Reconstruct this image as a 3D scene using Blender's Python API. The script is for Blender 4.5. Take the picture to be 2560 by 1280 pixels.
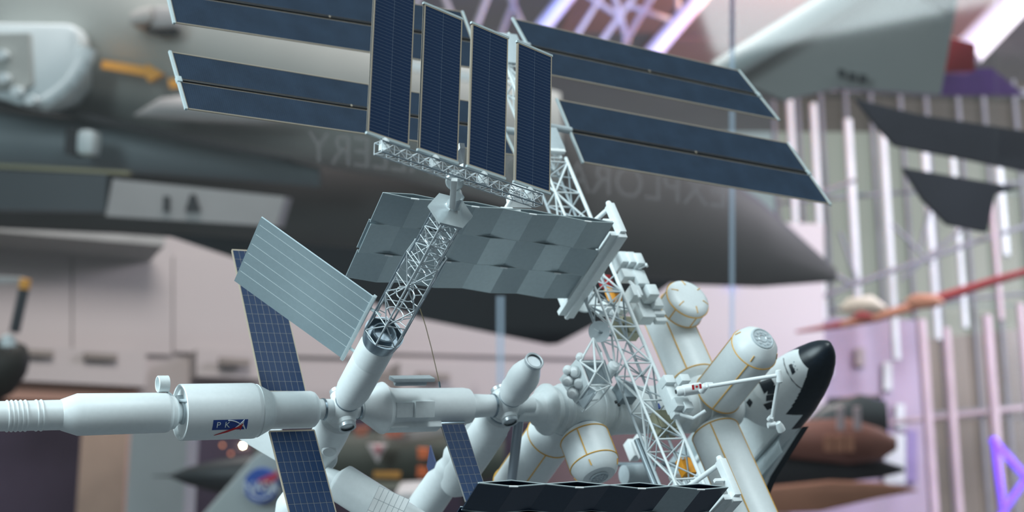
import bpy, bmesh, math, random
from mathutils import Vector, Matrix
random.seed(7)
for o in list(bpy.data.objects): bpy.data.objects.remove(o)
sc = bpy.context.scene
COL = sc.collection

# ------------------------------------------------------------------ camera
F = 4000.0                                   # focal length in pixels of the 2560 px frame
PITCH = math.radians(15.0)
CPOS = Vector((0.0, 0.0, 1.65))
RIGHT = Vector((1, 0, 0)); DOWN = Vector((0, math.sin(PITCH), -math.cos(PITCH))); FWD = Vector((0, math.cos(PITCH), math.sin(PITCH)))
cam = bpy.data.cameras.new('camera'); camo = bpy.data.objects.new('camera', cam); COL.objects.link(camo)
cam.sensor_width = 36.0; cam.lens = 36.0 * F / 2560.0
cam.clip_start = 0.05; cam.clip_end = 300
camo.location = CPOS; camo.rotation_euler = (math.radians(90) + PITCH, 0, 0)
cam.dof.use_dof = True; cam.dof.focus_distance = 1.15; cam.dof.aperture_fstop = 8.0
sc.camera = camo

# ------------------------------------------------------------------ world, lights, exposure
wd = bpy.data.worlds.new('world'); sc.world = wd; wd.use_nodes = True
bg = wd.node_tree.nodes['Background']
bg.inputs[0].default_value = (0.76, 0.92, 0.96, 1); bg.inputs[1].default_value = 0.42
def area(name, loc, target, size, power, color, sy=None):
    l = bpy.data.lights.new(name, 'AREA'); l.energy = power; l.color = color; l.size = size
    if sy: l.shape = 'RECTANGLE'; l.size_y = sy
    o = bpy.data.objects.new(name, l); COL.objects.link(o); o.location = loc
    o.rotation_euler = (Vector(target) - Vector(loc)).to_track_quat('-Z', 'Y').to_euler()
    return o
area('side_window_lamp', (-4.3, -1.7, 4.0), (0.0, 1.25, 1.95), 2.6, 395, (0.77, 0.95, 1.0))
area('top_fill_lamp', (1.3, -0.6, 4.8), (0.25, 1.35, 1.95), 1.6, 75, (0.84, 0.97, 1.0))  # unseen fill light added to brighten the module tops
area('hall_fill_lamp', (-1.5, 7.0, 10.5), (-1.0, 17.0, 4.5), 4.0, 900, (1.0, 0.90, 0.87))  # added light with no visible source, lifts the far background
area('gallery_fill_lamp', (10.5, 12.5, 9.5), (8.6, 23.0, 3.6), 4.0, 2600, (0.96, 0.90, 1.0))  # unseen light added to brighten the gallery walls at the right
sc.view_settings.view_transform = 'Standard'; sc.view_settings.look = 'None'
sc.view_settings.exposure = 0.0; sc.view_settings.gamma = 1.0; sc.view_settings.use_curve_mapping = False

def PX(x, y, d):                              # a pixel of the photograph at depth d metres
    return CPOS + d * ((x - 1280) / F * RIGHT + (y - 640) / F * DOWN + FWD)

# ------------------------------------------------------------------ materials
MATS = {}
def mat(name, col, rough=0.5, metal=0.0, var=0.05, scale=3.0, coat=0.0, bump=0.0, spec=0.5):
    m = bpy.data.materials.new(name); m.use_nodes = True
    nt = m.node_tree; b = nt.nodes['Principled BSDF']
    b.inputs['Roughness'].default_value = rough; b.inputs['Metallic'].default_value = metal
    b.inputs['Specular IOR Level'].default_value = spec
    if coat: b.inputs['Coat Weight'].default_value = coat; b.inputs['Coat Roughness'].default_value = 0.15
    tc = nt.nodes.new('ShaderNodeTexCoord'); n = nt.nodes.new('ShaderNodeTexNoise')
    n.inputs['Scale'].default_value = scale; n.inputs['Detail'].default_value = 3
    nt.links.new(tc.outputs['Object'], n.inputs['Vector'])
    r = nt.nodes.new('ShaderNodeValToRGB')
    r.color_ramp.elements[0].position = 0.3; r.color_ramp.elements[1].position = 0.7
    r.color_ramp.elements[0].color = [c * (1 - var) for c in col] + [1]
    r.color_ramp.elements[1].color = [min(1, c * (1 + var)) for c in col] + [1]
    nt.links.new(n.outputs['Fac'], r.inputs['Fac']); nt.links.new(r.outputs['Color'], b.inputs['Base Color'])
    if bump:
        bp = nt.nodes.new('ShaderNodeBump'); bp.inputs['Strength'].default_value = bump
        nt.links.new(n.outputs['Fac'], bp.inputs['Height']); nt.links.new(bp.outputs['Normal'], b.inputs['Normal'])
    MATS[name] = m; return m
def emit(name, col, s):
    m = bpy.data.materials.new(name); m.use_nodes = True; nt = m.node_tree
    b = nt.nodes['Principled BSDF']; b.inputs['Base Color'].default_value = (*col, 1)
    b.inputs['Emission Color'].default_value = (*col, 1); b.inputs['Emission Strength'].default_value = s
    MATS[name] = m; return m
WHITE = mat('white_paint', (0.80, 0.84, 0.85), 0.42, var=0.02)
SOFTW = mat('soft_white_paint', (0.74, 0.79, 0.80), 0.5, var=0.03)
GREYW = mat('pale_grey_paint', (0.50, 0.56, 0.59), 0.5, var=0.04)
GREYM = mat('grey_metal_paint', (0.27, 0.32, 0.35), 0.4, metal=0.3, var=0.06)
SILVER = mat('silver_metal', (0.62, 0.67, 0.70), 0.36, metal=0.5, var=0.04)
BOOMS = mat('boom_silver', (0.68, 0.73, 0.76), 0.42, metal=0.2, var=0.03)
STEEL = mat('dark_steel', (0.30, 0.36, 0.41), 0.3, metal=0.8, var=0.06)
PLATE = mat('satin_plate', (0.60, 0.66, 0.68), 0.33, metal=0.55, var=0.03)
RAD = mat('radiator_grey', (0.33, 0.39, 0.42), 0.34, metal=0.15, var=0.04)
RADL = mat('radiator_light_grey', (0.50, 0.58, 0.61), 0.34, metal=0.15, var=0.04)
RADN = mat('radiator_dark_reflection', (0.012, 0.026, 0.055), 0.32, metal=0.2, var=0.1)  # dark reflection on the lower radiator put into its colour
RADP = mat('tower_radiator_grey', (0.36, 0.45, 0.49), 0.36, metal=0.25, var=0.03)
NAVY = mat('solar_cell_navy', (0.010, 0.031, 0.085), 0.42, var=0.22, scale=0.6, spec=0.18)
BLANK = mat('solar_blanket', (0.018, 0.032, 0.056), 0.6, var=0.15, scale=0.4, spec=0.15)
TAN = mat('tan_frame', (0.42, 0.35, 0.27), 0.6, var=0.06)
LGRID = mat('panel_grid_grey', (0.20, 0.20, 0.20), 0.6, var=0.05)
GRIDB = mat('panel_grid_blue', (0.15, 0.20, 0.28), 0.6, var=0.05)
PALEB = mat('pale_bar', (0.50, 0.58, 0.60), 0.5, var=0.04)
BLACK = mat('black_paint', (0.010, 0.012, 0.016), 0.35, var=0.1)
TILE = mat('black_tile', (0.008, 0.014, 0.022), 0.38, var=0.2)
YEL = mat('yellow_line', (0.78, 0.42, 0.06), 0.5, var=0.05)
ORG = mat('orange_box', (0.90, 0.36, 0.02), 0.5, var=0.05)
REDP = mat('red_paint', (0.55, 0.02, 0.03), 0.5, var=0.08)
KHAKI = mat('khaki_box', (0.42, 0.40, 0.28), 0.6, var=0.08)
BLUEL = mat('blue_print', (0.02, 0.06, 0.28), 0.5, var=0.03)
GLASSD = mat('dark_glass', (0.05, 0.07, 0.08), 0.12, var=0.1, coat=0.5)
BRASS = mat('brass_wire', (0.45, 0.36, 0.22), 0.4, metal=0.6)
LINEW = mat('white_line', (0.80, 0.85, 0.86), 0.6, var=0.02)
TIPW = mat('bright_white', (0.86, 0.88, 0.88), 0.45, var=0.01)

# wing blankets: fine woven grid of cells too small to build one by one
def grid_blanket():
    nt = BLANK.node_tree; b = nt.nodes['Principled BSDF']; r = [n for n in nt.nodes if n.type == 'VALTORGB'][0]
    tc = [n for n in nt.nodes if n.type == 'TEX_COORD'][0]
    br = nt.nodes.new('ShaderNodeTexBrick'); br.offset = 0.0
    br.inputs['Scale'].default_value = 2.6; br.inputs['Mortar Size'].default_value = 0.018
    br.inputs['Color1'].default_value = (1, 1, 1, 1); br.inputs['Color2'].default_value = (0.86, 0.9, 0.95, 1)
    br.inputs['Mortar'].default_value = (2.2, 2.1, 2.0, 1)
    nt.links.new(tc.outputs['Object'], br.inputs['Vector'])
    mx = nt.nodes.new('ShaderNodeMix'); mx.data_type = 'RGBA'; mx.blend_type = 'MULTIPLY'; mx.inputs[0].default_value = 1
    nt.links.new(r.outputs['Color'], mx.inputs[6]); nt.links.new(br.outputs['Color'], mx.inputs[7])
    nt.links.new(mx.outputs[2], b.inputs['Base Color'])
grid_blanket()

# ------------------------------------------------------------------ mesh helpers
class MB:
    def __init__(s): s.v = []; s.f = []
    def add(s, vs, fs):
        k = len(s.v); s.v += [Vector(v) for v in vs]; s.f += [[i + k for i in f] for f in fs]; return s
    def lathe(s, o, d, prof, n=40):
        o = Vector(o); d = Vector(d).normalized(); u = d.orthogonal().normalized(); w = d.cross(u)
        vs = []; fs = []; rings = []
        for (t, r) in prof:
            if r < 1e-5: rings.append([len(vs)]); vs.append(o + d * t)
            else:
                rings.append(list(range(len(vs), len(vs) + n)))
                vs += [o + d * t + r * (math.cos(2 * math.pi * i / n) * u + math.sin(2 * math.pi * i / n) * w) for i in range(n)]
        for A, B in zip(rings, rings[1:]):
            for i in range(n):
                j = (i + 1) % n
                if len(A) == 1 and len(B) > 1: fs.append([A[0], B[i], B[j]])
                elif len(B) == 1 and len(A) > 1: fs.append([A[j], A[i], B[0]])
                elif len(A) > 1: fs.append([A[i], A[j], B[j], B[i]])
        if len(rings[0]) > 1: fs.append(rings[0][::-1])
        if len(rings[-1]) > 1: fs.append(rings[-1][:])
        return s.add(vs, fs)
    def tube(s, p0, p1, r, n=8, r1=None):
        p0 = Vector(p0); p1 = Vector(p1); L = (p1 - p0).length
        return s.lathe(p0, p1 - p0, [(0, r), (L, r if r1 is None else r1)], n)
    def path(s, pts, r, n=8):
        for a, b in zip(pts, pts[1:]): s.tube(a, b, r, n)
        return s
    def ring(s, o, d, R, r, n=48, m=8, a0=0, a1=2 * math.pi):
        o = Vector(o); d = Vector(d).normalized(); u = d.orthogonal().normalized(); w = d.cross(u)
        full = abs(a1 - a0 - 2 * math.pi) < 1e-6; k = n if full else n + 1
        vs = []; fs = []
        for i in range(k):
            t = a0 + (a1 - a0) * i / n; e = math.cos(t) * u + math.sin(t) * w
            vs += [o + e * (R + r * math.cos(2 * math.pi * j / m)) + d * r * math.sin(2 * math.pi * j / m) for j in range(m)]
        for i in range(n):
            p = i * m; q = ((i + 1) % k) * m
            for j in range(m): fs.append([p + j, p + (j + 1) % m, q + (j + 1) % m, q + j])
        return s.add(vs, fs)
    def box(s, c, x, y, z):                   # centre and three half vectors
        c = Vector(c); x = Vector(x); y = Vector(y); z = Vector(z); vs = []
        for k in (-1, 1):
            for j in (-1, 1):
                for i in (-1, 1): vs.append(c + i * x + j * y + k * z)
        return s.add(vs, [[0, 2, 3, 1], [4, 5, 7, 6], [0, 1, 5, 4], [2, 6, 7, 3], [0, 4, 6, 2], [1, 3, 7, 5]])
    def prism(s, pts, off):                   # polygon swept along off
        off = Vector(off); n = len(pts); pts = [Vector(p) for p in pts]
        return s.add(pts + [p + off for p in pts], [list(range(n))[::-1], list(range(n, 2 * n))] + [[i, (i + 1) % n, n + (i + 1) % n, n + i] for i in range(n)])
    def quadslab(s, c4, th):                  # four corners, thickness along the normal
        c4 = [Vector(c) for c in c4]; n = (c4[1] - c4[0]).cross(c4[3] - c4[0]).normalized() * th
        return s.prism([c - n * 0.5 for c in c4], n)
    def loft(s, secs, cap=True):              # list of closed rings with equal counts
        n = len(secs[0]); vs = [v for q in secs for v in q]; fs = []
        for k in range(len(secs) - 1):
            for i in range(n):
                j = (i + 1) % n; fs.append([k * n + i, k * n + j, (k + 1) * n + j, (k + 1) * n + i])
        if cap: fs.append(list(range(n))[::-1]); fs.append(list(range((len(secs) - 1) * n, len(secs) * n)))
        return s.add(vs, fs)
    def mesh(s, name, mats, sharp=35, bevel=0):
        me = bpy.data.meshes.new(name); bm = bmesh.new()
        bv = [bm.verts.new(v) for v in s.v]
        for f in s.f:
            try: bm.faces.new([bv[i] for i in f])
            except ValueError: pass
        bmesh.ops.recalc_face_normals(bm, faces=bm.faces)
        if bevel: bmesh.ops.bevel(bm, geom=list(bm.edges), offset=bevel, segments=2, affect='EDGES', profile=0.6)
        bm.to_mesh(me); bm.free()
        for m in (mats if isinstance(mats, (list, tuple)) else [mats]): me.materials.append(m)
        me.shade_smooth(); me.set_sharp_from_angle(angle=math.radians(sharp))
        return me
    def build(s, name, mats, parent=None, label=None, sharp=35, bevel=0):
        return obj(name, s.mesh(name, mats, sharp, bevel), parent, label)
def obj(name, me, parent=None, label=None):
    o = bpy.data.objects.new(name, me); COL.objects.link(o)
    if parent: o.parent = parent
    if label: o['label'] = label
    return o
def tag(o, label, cat=None, group=None, kind=None):
    o['label'] = label
    if cat: o['category'] = cat
    if group: o['group'] = group
    if kind: o['kind'] = kind
    return o
def empty(name, loc=(0, 0, 0)):
    o = bpy.data.objects.new(name, None); COL.objects.link(o); o.location = loc; o.empty_display_size = 0.1; return o
UNIT_ROD = {}
def rod(name, p0, p1, r, m, parent, n=6):      # a strut that shares one unit mesh per material
    key = (m.name, n)
    if key not in UNIT_ROD: UNIT_ROD[key] = MB().lathe((0, 0, 0), (0, 0, 1), [(0, 1), (1, 1)], n).mesh('strut', m, 60)
    p0 = Vector(p0); p1 = Vector(p1); o = obj(name, UNIT_ROD[key], parent); d = p1 - p0
    o.location = p0; o.rotation_mode = 'QUATERNION'; o.rotation_quaternion = d.to_track_quat('Z', 'Y'); o.scale = (r, r, d.length)
    return o
UNIT_BOX = {}
def unit_box(m):
    if m.name not in UNIT_BOX: UNIT_BOX[m.name] = MB().box((0, 0, 0), (.5, 0, 0), (0, .5, 0), (0, 0, .5)).mesh('block', m)
    return UNIT_BOX[m.name]
def text_mesh(body, size=1.0, depth=0.0):
    c = bpy.data.curves.new('lettering', 'FONT'); c.body = body; c.size = size; c.align_x = 'CENTER'; c.align_y = 'CENTER'; c.extrude = depth
    c.resolution_u = 4
    t = bpy.data.objects.new('lettering', c); COL.objects.link(t)
    bpy.context.view_layer.update()
    me = bpy.data.meshes.new_from_object(t.evaluated_get(bpy.context.evaluated_depsgraph_get()))
    bpy.data.objects.remove(t); bpy.data.curves.remove(c); return me

# ================================================================== the hall
def RAY(x, y): return (x - 1280) / F * RIGHT + (y - 640) / F * DOWN + FWD
WA = PX(-300, 640, 14.5); WB = PX(2050, 640, 19.0)
WNRM = Vector((WB.y - WA.y, -(WB.x - WA.x), 0)).normalized()
def WALL(x, y, off=0.0):                        # where a pixel's ray meets the cream wall (off metres in front of it)
    r = RAY(x, y); return CPOS + r * (WNRM.dot(WA + WNRM * off - CPOS) / WNRM.dot(r))
def PY(x, y, Y):                                # ... or the upright plane Y metres down the hall
    r = RAY(x, y); return CPOS + r * ((Y - CPOS.y) / r.y)
def struct(o, label): o['kind'] = 'structure'; o['label'] = label; return o
H_WALL = mat('cream_wall', (0.36, 0.335, 0.325), 0.8, var=0.05, scale=.25)
H_LOW = mat('dark_recess', (0.055, 0.045, 0.07), 0.8, var=0.4, scale=.5)
H_MAUVE = mat('mauve_wall', (0.15, 0.115, 0.115), 0.8, var=0.25, scale=.5)
H_TRIM = mat('grey_cornice', (0.26, 0.27, 0.26), 0.7, var=0.06)
H_BROWN = mat('brown_band', (0.32, 0.19, 0.14), 0.7, var=0.12, scale=.6)
H_FLOOR = mat('hall_floor', (0.13, 0.12, 0.12), 0.5, var=0.15)
H_ROOF = mat('roof_salmon', (0.80, 0.40, 0.34), 0.8, var=0.18, scale=.25)
H_ROOFG = mat('roof_mauve', (0.42, 0.36, 0.36), 0.8, var=0.15, scale=.3)
H_BEAM = mat('pale_beam', (0.78, 0.74, 0.72), 0.6, var=0.05)
H_MULL = mat('dark_mullion', (0.16, 0.17, 0.19), 0.6, var=0.08)
H_PALEC = mat('pale_column', (0.52, 0.58, 0.59), 0.6, var=0.05)
H_PINKC = mat('pink_column', (0.36, 0.30, 0.32), 0.6, var=0.08)
H_LILAC = mat('lilac_wall', (0.36, 0.31, 0.40), 0.8, var=0.25, scale=.35)
H_VIOL2 = mat('violet_panel', (0.22, 0.18, 0.36), .7)
H_VENT = mat('vent_grey', (0.20, 0.18, 0.16), 0.8)
def clear(name, gloss=0.06, tint=(1, 1, 1)):
    m = bpy.data.materials.new(name); m.use_nodes = True; nt = m.node_tree; nt.nodes.clear()
    out = nt.nodes.new('ShaderNodeOutputMaterial'); mx = nt.nodes.new('ShaderNodeMixShader'); t = nt.nodes.new('ShaderNodeBsdfTransparent'); g = nt.nodes.new('ShaderNodeBsdfGlossy')
    t.inputs[0].default_value = (*tint, 1); g.inputs['Roughness'].default_value = .05; mx.inputs[0].default_value = gloss
    nt.links.new(t.outputs[0], mx.inputs[1]); nt.links.new(g.outputs[0], mx.inputs[2]); nt.links.new(mx.outputs[0], out.inputs[0]); return m
PANE = clear('window_glass', .01, (.97, .93, .85)); PANE.node_tree.nodes['Glossy BSDF'].inputs['Roughness'].default_value = .4; CASE = clear('case_glass', .035, (.97, .98, .985))

struct(MB().box((0, 14, -.1), (22, 0, 0), (0, 20, 0), (0, 0, .1)).build('floor', H_FLOOR), 'dark hall floor below the frame')
wl = MB().prism([WALL(-500, 470), WALL(2060, 560), WALL(2060, 1075), WALL(-500, 985)], -WNRM * .3 if WNRM.y < 0 else WNRM * .3).build('wall_back', H_WALL)
struct(wl, 'pale cream wall behind the station')
OUT = WNRM if WNRM.y < 0 else -WNRM             # towards the camera
def wpanel(name, x0, y0, x1, y1, off, th, m, parent=None, sl=.07):
    s = 1 if WNRM.y < 0 else -1
    pts = [WALL(x0, y0, off * s), WALL(x1, y0 + sl * (x1 - x0), off * s), WALL(x1, y1 + sl * (x1 - x0), off * s), WALL(x0, y1, off * s)]
    return MB().prism(pts, -OUT * th).build(name, m, parent)
struct(wpanel('trim_1', -400, 518, 412, 545, .7, .7, H_TRIM, None, .085), 'grey cornice along the cream wall')
struct(wpanel('trim_2', -400, 935, 345, 985, .25, .25, H_BROWN, None, .03), 'brown band at the foot of the cream wall')
for x0, x1, y0 in ((-500, 178, 560), (182, 430, 590), (434, 905, 640), (910, 1500, 700)):
    wpanel('wall_panel', x0, y0, x1, 880, .05, .05, H_WALL, wl, .03)
wpanel('ledge_box', 20, 862, 365, 950, .35, .35, H_WALL, wl, .05)
wpanel('ledge_box', 492, 872, 660, 940, .30, .3, H_WALL, wl, .05)
wpanel('ledge_box', 1000, 905, 1180, 985, .30, .3, H_WALL, wl, .04)
for x0, y0, w in ((65, 872, 70), (212, 880, 82), (550, 893, 76), (1045, 930, 80), (905, 925, 70)):
    wpanel('vent', x0, y0, x0 + w, y0 + 15, .42, .06, H_VENT, wl, .06)
struct(MB().box((PX(100, 1150, 21).x, 21.6, 3), (6.5, 0, 0), (0, .15, 0), (0, 0, 4.0)).build('wall_left', H_LOW), 'dark recess under the cream wall at the left')
struct(MB().box((PX(1100, 1150, 21).x, 21.9, 3), (4.7, 0, 0), (0, .15, 0), (0, 0, 4.2)).build('wall_right', H_MAUVE), 'mauve wall low behind the station')
struct(MB().box((0, -5, 1.9), (14, 0, 0), (0, .1, 0), (0, 0, 1.9)).build('light_block_wall', H_MAUVE), 'unseen low mauve wall added behind the camera to block light')  # unseen wall added and kept low to cut frontal light from below
# roof
def rp(x, y):                                   # roof plane
    r = RAY(x, y); n = Vector((0, -.13, 1)); p = Vector((0, 22, 10.9)); return CPOS + r * (n.dot(p - CPOS) / n.dot(r))
rf = MB().prism([rp(700, -420), rp(2800, -420), rp(2640, 330), rp(820, 330)], (0, 0, .2)).build('ceiling', H_ROOFG)
struct(rf, 'mauve and salmon roof of the hall')
for (x0, y0), (x1, y1), (x2, y2), (x3, y3) in (((1500, -200), (1830, -200), (1640, 70), (1400, 70)), ((1850, -200), (2300, -200), (1990, 90), (1660, 75)), ((1640, 80), (1985, 95), (1830, 200), (1560, 180)), ((2320, -200), (2700, -200), (2400, 80), (2010, 95)), ((2000, 100), (2390, 90), (2300, 210), (1850, 205))):
    MB().prism([rp(x0, y0), rp(x1, y1), rp(x2, y2), rp(x3, y3)], (0, 0, -.08)).build('roof_panel', H_ROOF, rf)
def beam(pts, d, rpx, m, name, parent, n=12):
    P = [PX(x, y, dd) for (x, y), dd in zip(pts, d if isinstance(d, (list, tuple)) else [d] * len(pts))]
    dm = d[0] if isinstance(d, (list, tuple)) else d
    return MB().path(P, rpx * dm / F, n).build(name, m, parent)
for a, b, r in (((1225, -30), (1170, 120), 9), ((1265, -30), (1325, 110), 8), ((1300, -40), (1235, 130), 7), ((1440, -30), (1560, 50), 7), ((1530, -30), (1570, 110), 8), ((1600, -30), (1470, 150), 8), ((1560, 10), (1690, 55), 7), ((1690, -30), (1700, 50), 7), ((1650, -40), (1560, 110), 8), ((1510, -20), (1440, 90), 7), ((1100, -30), (1150, 90), 8), ((1060, -40), (1010, 80), 8)):
    beam([a, b], 21.0, r, H_BEAM, 'roof_beam', rf)
for a, b in (((1440, -40), (1345, 80)), ((1790, -55), (1625, 140))): beam([a, b], 20.5, 21, H_BEAM, 'roof_tube', rf, 20)
beam([(2600, -60), (2420, 130)], 17, 40, H_BEAM, 'roof_tube', rf, 20)
# glazed wall
GY = 23.0
def gp(x, y, Y=GY): return PY(x, y, Y)
gw = MB().prism([gp(1935, 205, GY + .1), gp(2700, 225, GY + .1), gp(2700, 245, GY + .1), gp(1935, 225, GY + .1)], (0, .3, 0)).build('window_1', H_MULL)
struct(gw, 'tall glazed wall with mullions at the right')
xs = [1950, 2012, 2072, 2136, 2200, 2276, 2342, 2424, 2490, 2570, 2640]
def vline(x, y): return x + (x - 1280) * (y - 640) / 14900.0      # uprights converge upwards
for i, x in enumerate(xs):
    p, q = gp(vline(x, 200), 200), gp(vline(x, 1420), 1420)
    MB().tube(p, q, 7 * GY / F, 10).build('mullion', H_MULL, gw)
    if i < len(xs) - 1:
        for y0, y1 in ((205, 480), (486, 760), (766, 1040), (1046, 1400)):
            pts = [gp(vline(x, y0), y0, GY + .12), gp(vline(xs[i + 1], y0), y0, GY + .12), gp(vline(xs[i + 1], y1), y1, GY + .12), gp(vline(x, y1), y1, GY + .12)]
            MB().prism(pts, (0, .03, 0)).build('pane', PANE, gw)
for y in (483, 763, 1043): beam([(1940, y + 25), (2700, y - 40)], GY, 5, H_MULL, 'transom', gw, 8)
for x, y0, y1, r in ((1992, 240, 760, 9), (2052, 260, 800, 9), (2138, 300, 760, 11), (2225, 320, 900, 10), (2330, 320, 850, 10), (2400, 340, 820, 8), (2515, 340, 640, 10)):
    MB().tube(gp(vline(x, y0), y0, GY - 1.5), gp(vline(x, y1), y1, GY - 1.5), r * GY / F, 12).build('pale_column', H_PALEC, gw)
for x, y0, y1, r in ((2292, 800, 1290, 13), (2352, 820, 1330, 11), (2455, 790, 1330, 13), (2540, 760, 1330, 10), (2490, 480, 800, 8)):
    MB().tube(gp(vline(x, y0), y0, GY - 3), gp(vline(x, y1), y1, GY - 3), r * (GY - 3) / F, 12).build('pink_column', H_PINKC, gw)
for a, b, r in (((2000, 640), (2132, 712), 7), ((2132, 712), (2435, 605), 7), ((2435, 605), (2580, 560), 6), ((2132, 712), (2010, 760), 6), ((2230, 560), (2330, 660), 5), ((2100, 580), (2140, 700), 5), ((2250, 700), (2420, 560), 5), ((2180, 1062), (2580, 1018), 7), ((2000, 500), (2140, 450), 5), ((2330, 500), (2300, 620), 5)):
    beam([a, b], GY - 2, r, H_MULL if b[1] < 1000 else H_PINKC, 'bracing', gw, 8)
H_VIOL = mat('violet_brace', (0.20, 0.10, 0.62), .6)
for a, b, r in (((2478, 1095), (2580, 1210), 10), ((2500, 1290), (2570, 1190), 9), ((2484, 1095), (2512, 1300), 9)): beam([a, b], 18, r, H_VIOL, 'violet_brace', gw, 10)
# inner lilac gallery wall low at the right
lw = MB().prism([gp(1960, 790, GY - .6), gp(2300, 800, GY - .6), gp(2330, 1500, GY - .6), gp(1960, 1500, GY - .6)], (0, .3, 0)).build('wall_far', H_LILAC)
struct(lw, 'lilac lit gallery wall behind the shuttle nose')
for x, y, w, h, m in ((2140, 870, 22, 45, H_WALL), (1990, 830, 16, 60, H_PALEC), (2068, 890, 14, 50, H_PALEC), (2210, 905, 20, 70, H_PALEC), (2185, 1020, 14, 45, H_PINKC), (2240, 1010, 22, 60, H_PALEC), (2212, 1085, 52, 125, H_PALEC), (2266, 1075, 26, 130, H_VIOL2)):
    MB().prism([gp(x, y, GY - .7), gp(x + w, y, GY - .7), gp(x + w, y + h, GY - .7), gp(x, y + h, GY - .7)], (0, .1, 0)).build('wall_panel', m, lw)
lw2 = MB().prism([gp(2290, 850, GY + 1.5), gp(2760, 800, GY + 1.5), gp(2760, 1500, GY + 1.5), gp(2290, 1500, GY + 1.5)], (0, .3, 0)).build('wall_gallery', mat('slate_wall', (.20, .215, .26), .8, var=.3, scale=.5))
struct(lw2, 'slate coloured gallery wall beyond the pink columns')

def point(name, loc, power, color, r=.15):
    l = bpy.data.lights.new(name, 'POINT'); l.energy = power; l.color = color; l.shadow_soft_size = r
    o = bpy.data.objects.new(name, l); COL.objects.link(o); o.location = loc
point('blue_roof_lamp', PX(1420, 30, 19.9), 28, (.15, .25, 1.0)); point('blue_roof_lamp', PX(1720, 95, 19.9), 30, (.15, .25, 1.0))
point('violet_lamp', PX(2535, 1180, 17.2), 90, (.35, .15, 1.0)); point('violet_lamp', PX(2440, 60, 15.5), 60, (.45, .2, 1.0)); point('orange_roof_lamp', PX(1990, -60, 20.0), 160, (1.0, .38, .15))

# ================================================================== the space station model
def c2w(x, y, z): return x * RIGHT + y * DOWN + z * FWD
AXA = c2w(0.8767, 0.0257, 0.4804); AXC = c2w(0.3834, -0.6408, -0.6651)
AXA.normalize(); AXC = (AXC - AXA * AXA.dot(AXC)).normalized(); AXB = AXC.cross(AXA)
ORG0 = PX(858, 1022, 1.245)
SM = Matrix(((AXA.x * .01, AXB.x * .01, AXC.x * .01, ORG0.x), (AXA.y * .01, AXB.y * .01, AXC.y * .01, ORG0.y),
             (AXA.z * .01, AXB.z * .01, AXC.z * .01, ORG0.z), (0, 0, 0, 1)))
SMI = SM.inverted()
def V(a, b, c): return Vector((a, -b, c))       # along the modules, along the truss, along the tower; centimetres
def D(x, y, d): return SMI @ PX(x, y, d)
A_ = V(1, 0, 0); B_ = V(0, 1, 0); C_ = V(0, 0, 1)
ST = empty('space_station_model'); ST.matrix_world = SM
tag(ST, 'white space station model with blue solar panels and lattice trusses on a grey post', 'model')

def port(p, d, r, parent, glass=True):
    p = Vector(p); d = Vector(d).normalized()
    o = MB().lathe(p, d, [(-.5, r * 1.15), (0, r * 1.15), (.12, r * .98), (.12, 0)], 32).build('docking_port', WHITE, parent)
    return o
def port_trim(p, d, r, parent):
    p = Vector(p); d = Vector(d).normalized()
    MB().lathe(p, d, [(0.05, r), (.32, r), (.34, r * .82), (.18, r * .8), (.18, 0)], 32).build('port_glass', GLASSD, parent, 'dark round port window')
    MB().lathe(p + d * .1, d, [(0, r * 1.0), (0, r * 1.1), (.26, r * 1.1), (.30, r * .98), (.26, r * .86), (.1, r * .86)], 32).build('port_ring', SILVER, parent, 'chrome ring')

# ---- docked cargo ship at the far left
SHIP = MB().lathe((0, 0, 0), A_, [(-27.5, 0), (-27.5, 1.05), (-21.75, 1.08), (-21.7, 1.12), (-20.55, 1.52), (-14.15, 1.47), (-13.95, 1.42), (-13.8, 1.27), (-13.5, 1.22), (-13.3, 1.02), (-13.25, .78), (-13.0, .72), (-12.2, .72)], 56).build('cargo_ship', WHITE, ST, 'white docked supply ship with ribbed tail')
for t in (-25.45, -25.15, -24.85, -24.52, -24.2, -23.45, -23.1):
    MB().ring((t, 0, 0), A_, 1.07, .07, 48).build('rib', WHITE, SHIP)
MB().lathe((0, 0, 0), A_, [(-13.0, .8), (-12.95, .9), (-12.8, .9), (-12.7, .8)], 40).build('collar', GREYW, SHIP)
# ---- service module with the logo
SVC = MB().lathe((0, 0, 0), A_, [(-12.8, 0), (-12.8, 1.85), (-13.02, 1.93), (-13.05, 2.04), (-13.0, 2.1), (-7.5, 2.1), (-7.35, 2.08), (-6.05, 1.45), (-5.9, 1.43), (-2.75, 1.43), (-2.5, 1.36), (-2.3, 1.15), (-2.2, .8), (-1.0, .78)], 72).build('service_module', WHITE, ST, 'white stepped module with blue PKA logo')
MB().lathe((0, 0, 0), A_, [(-1.75, .79), (-1.75, .86), (-1.6, .86), (-1.6, .79)], 40).build('seal_ring', STEEL, SVC)
MB().lathe((0, 0, 0), A_, [(-7.1, 2.0), (-7.1, 2.02), (-6.1, 1.5), (-6.1, 1.44)], 64).build('cone_band', SOFTW, SVC)
def cyl_wrap(x, y, R=2.115, a0=-9.78, phi0=math.radians(27)):
    t = phi0 + y / R; return V(a0 + x, R * math.cos(t), R * math.sin(t))
def wrap_poly(name, pts, m, R, sub=1):
    b = MB(); n = len(pts); top = [cyl_wrap(x, y, R + .02) for x, y in pts]; bot = [cyl_wrap(x, y, R - .03) for x, y in pts]
    b.add(top + bot, [list(range(n)), list(range(n, 2 * n))[::-1]] + [[i, n + i, n + (i + 1) % n, (i + 1) % n] for i in range(n)])
    return b.build(name, m, SVC)
rows = 6; bm_ = MB()
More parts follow.
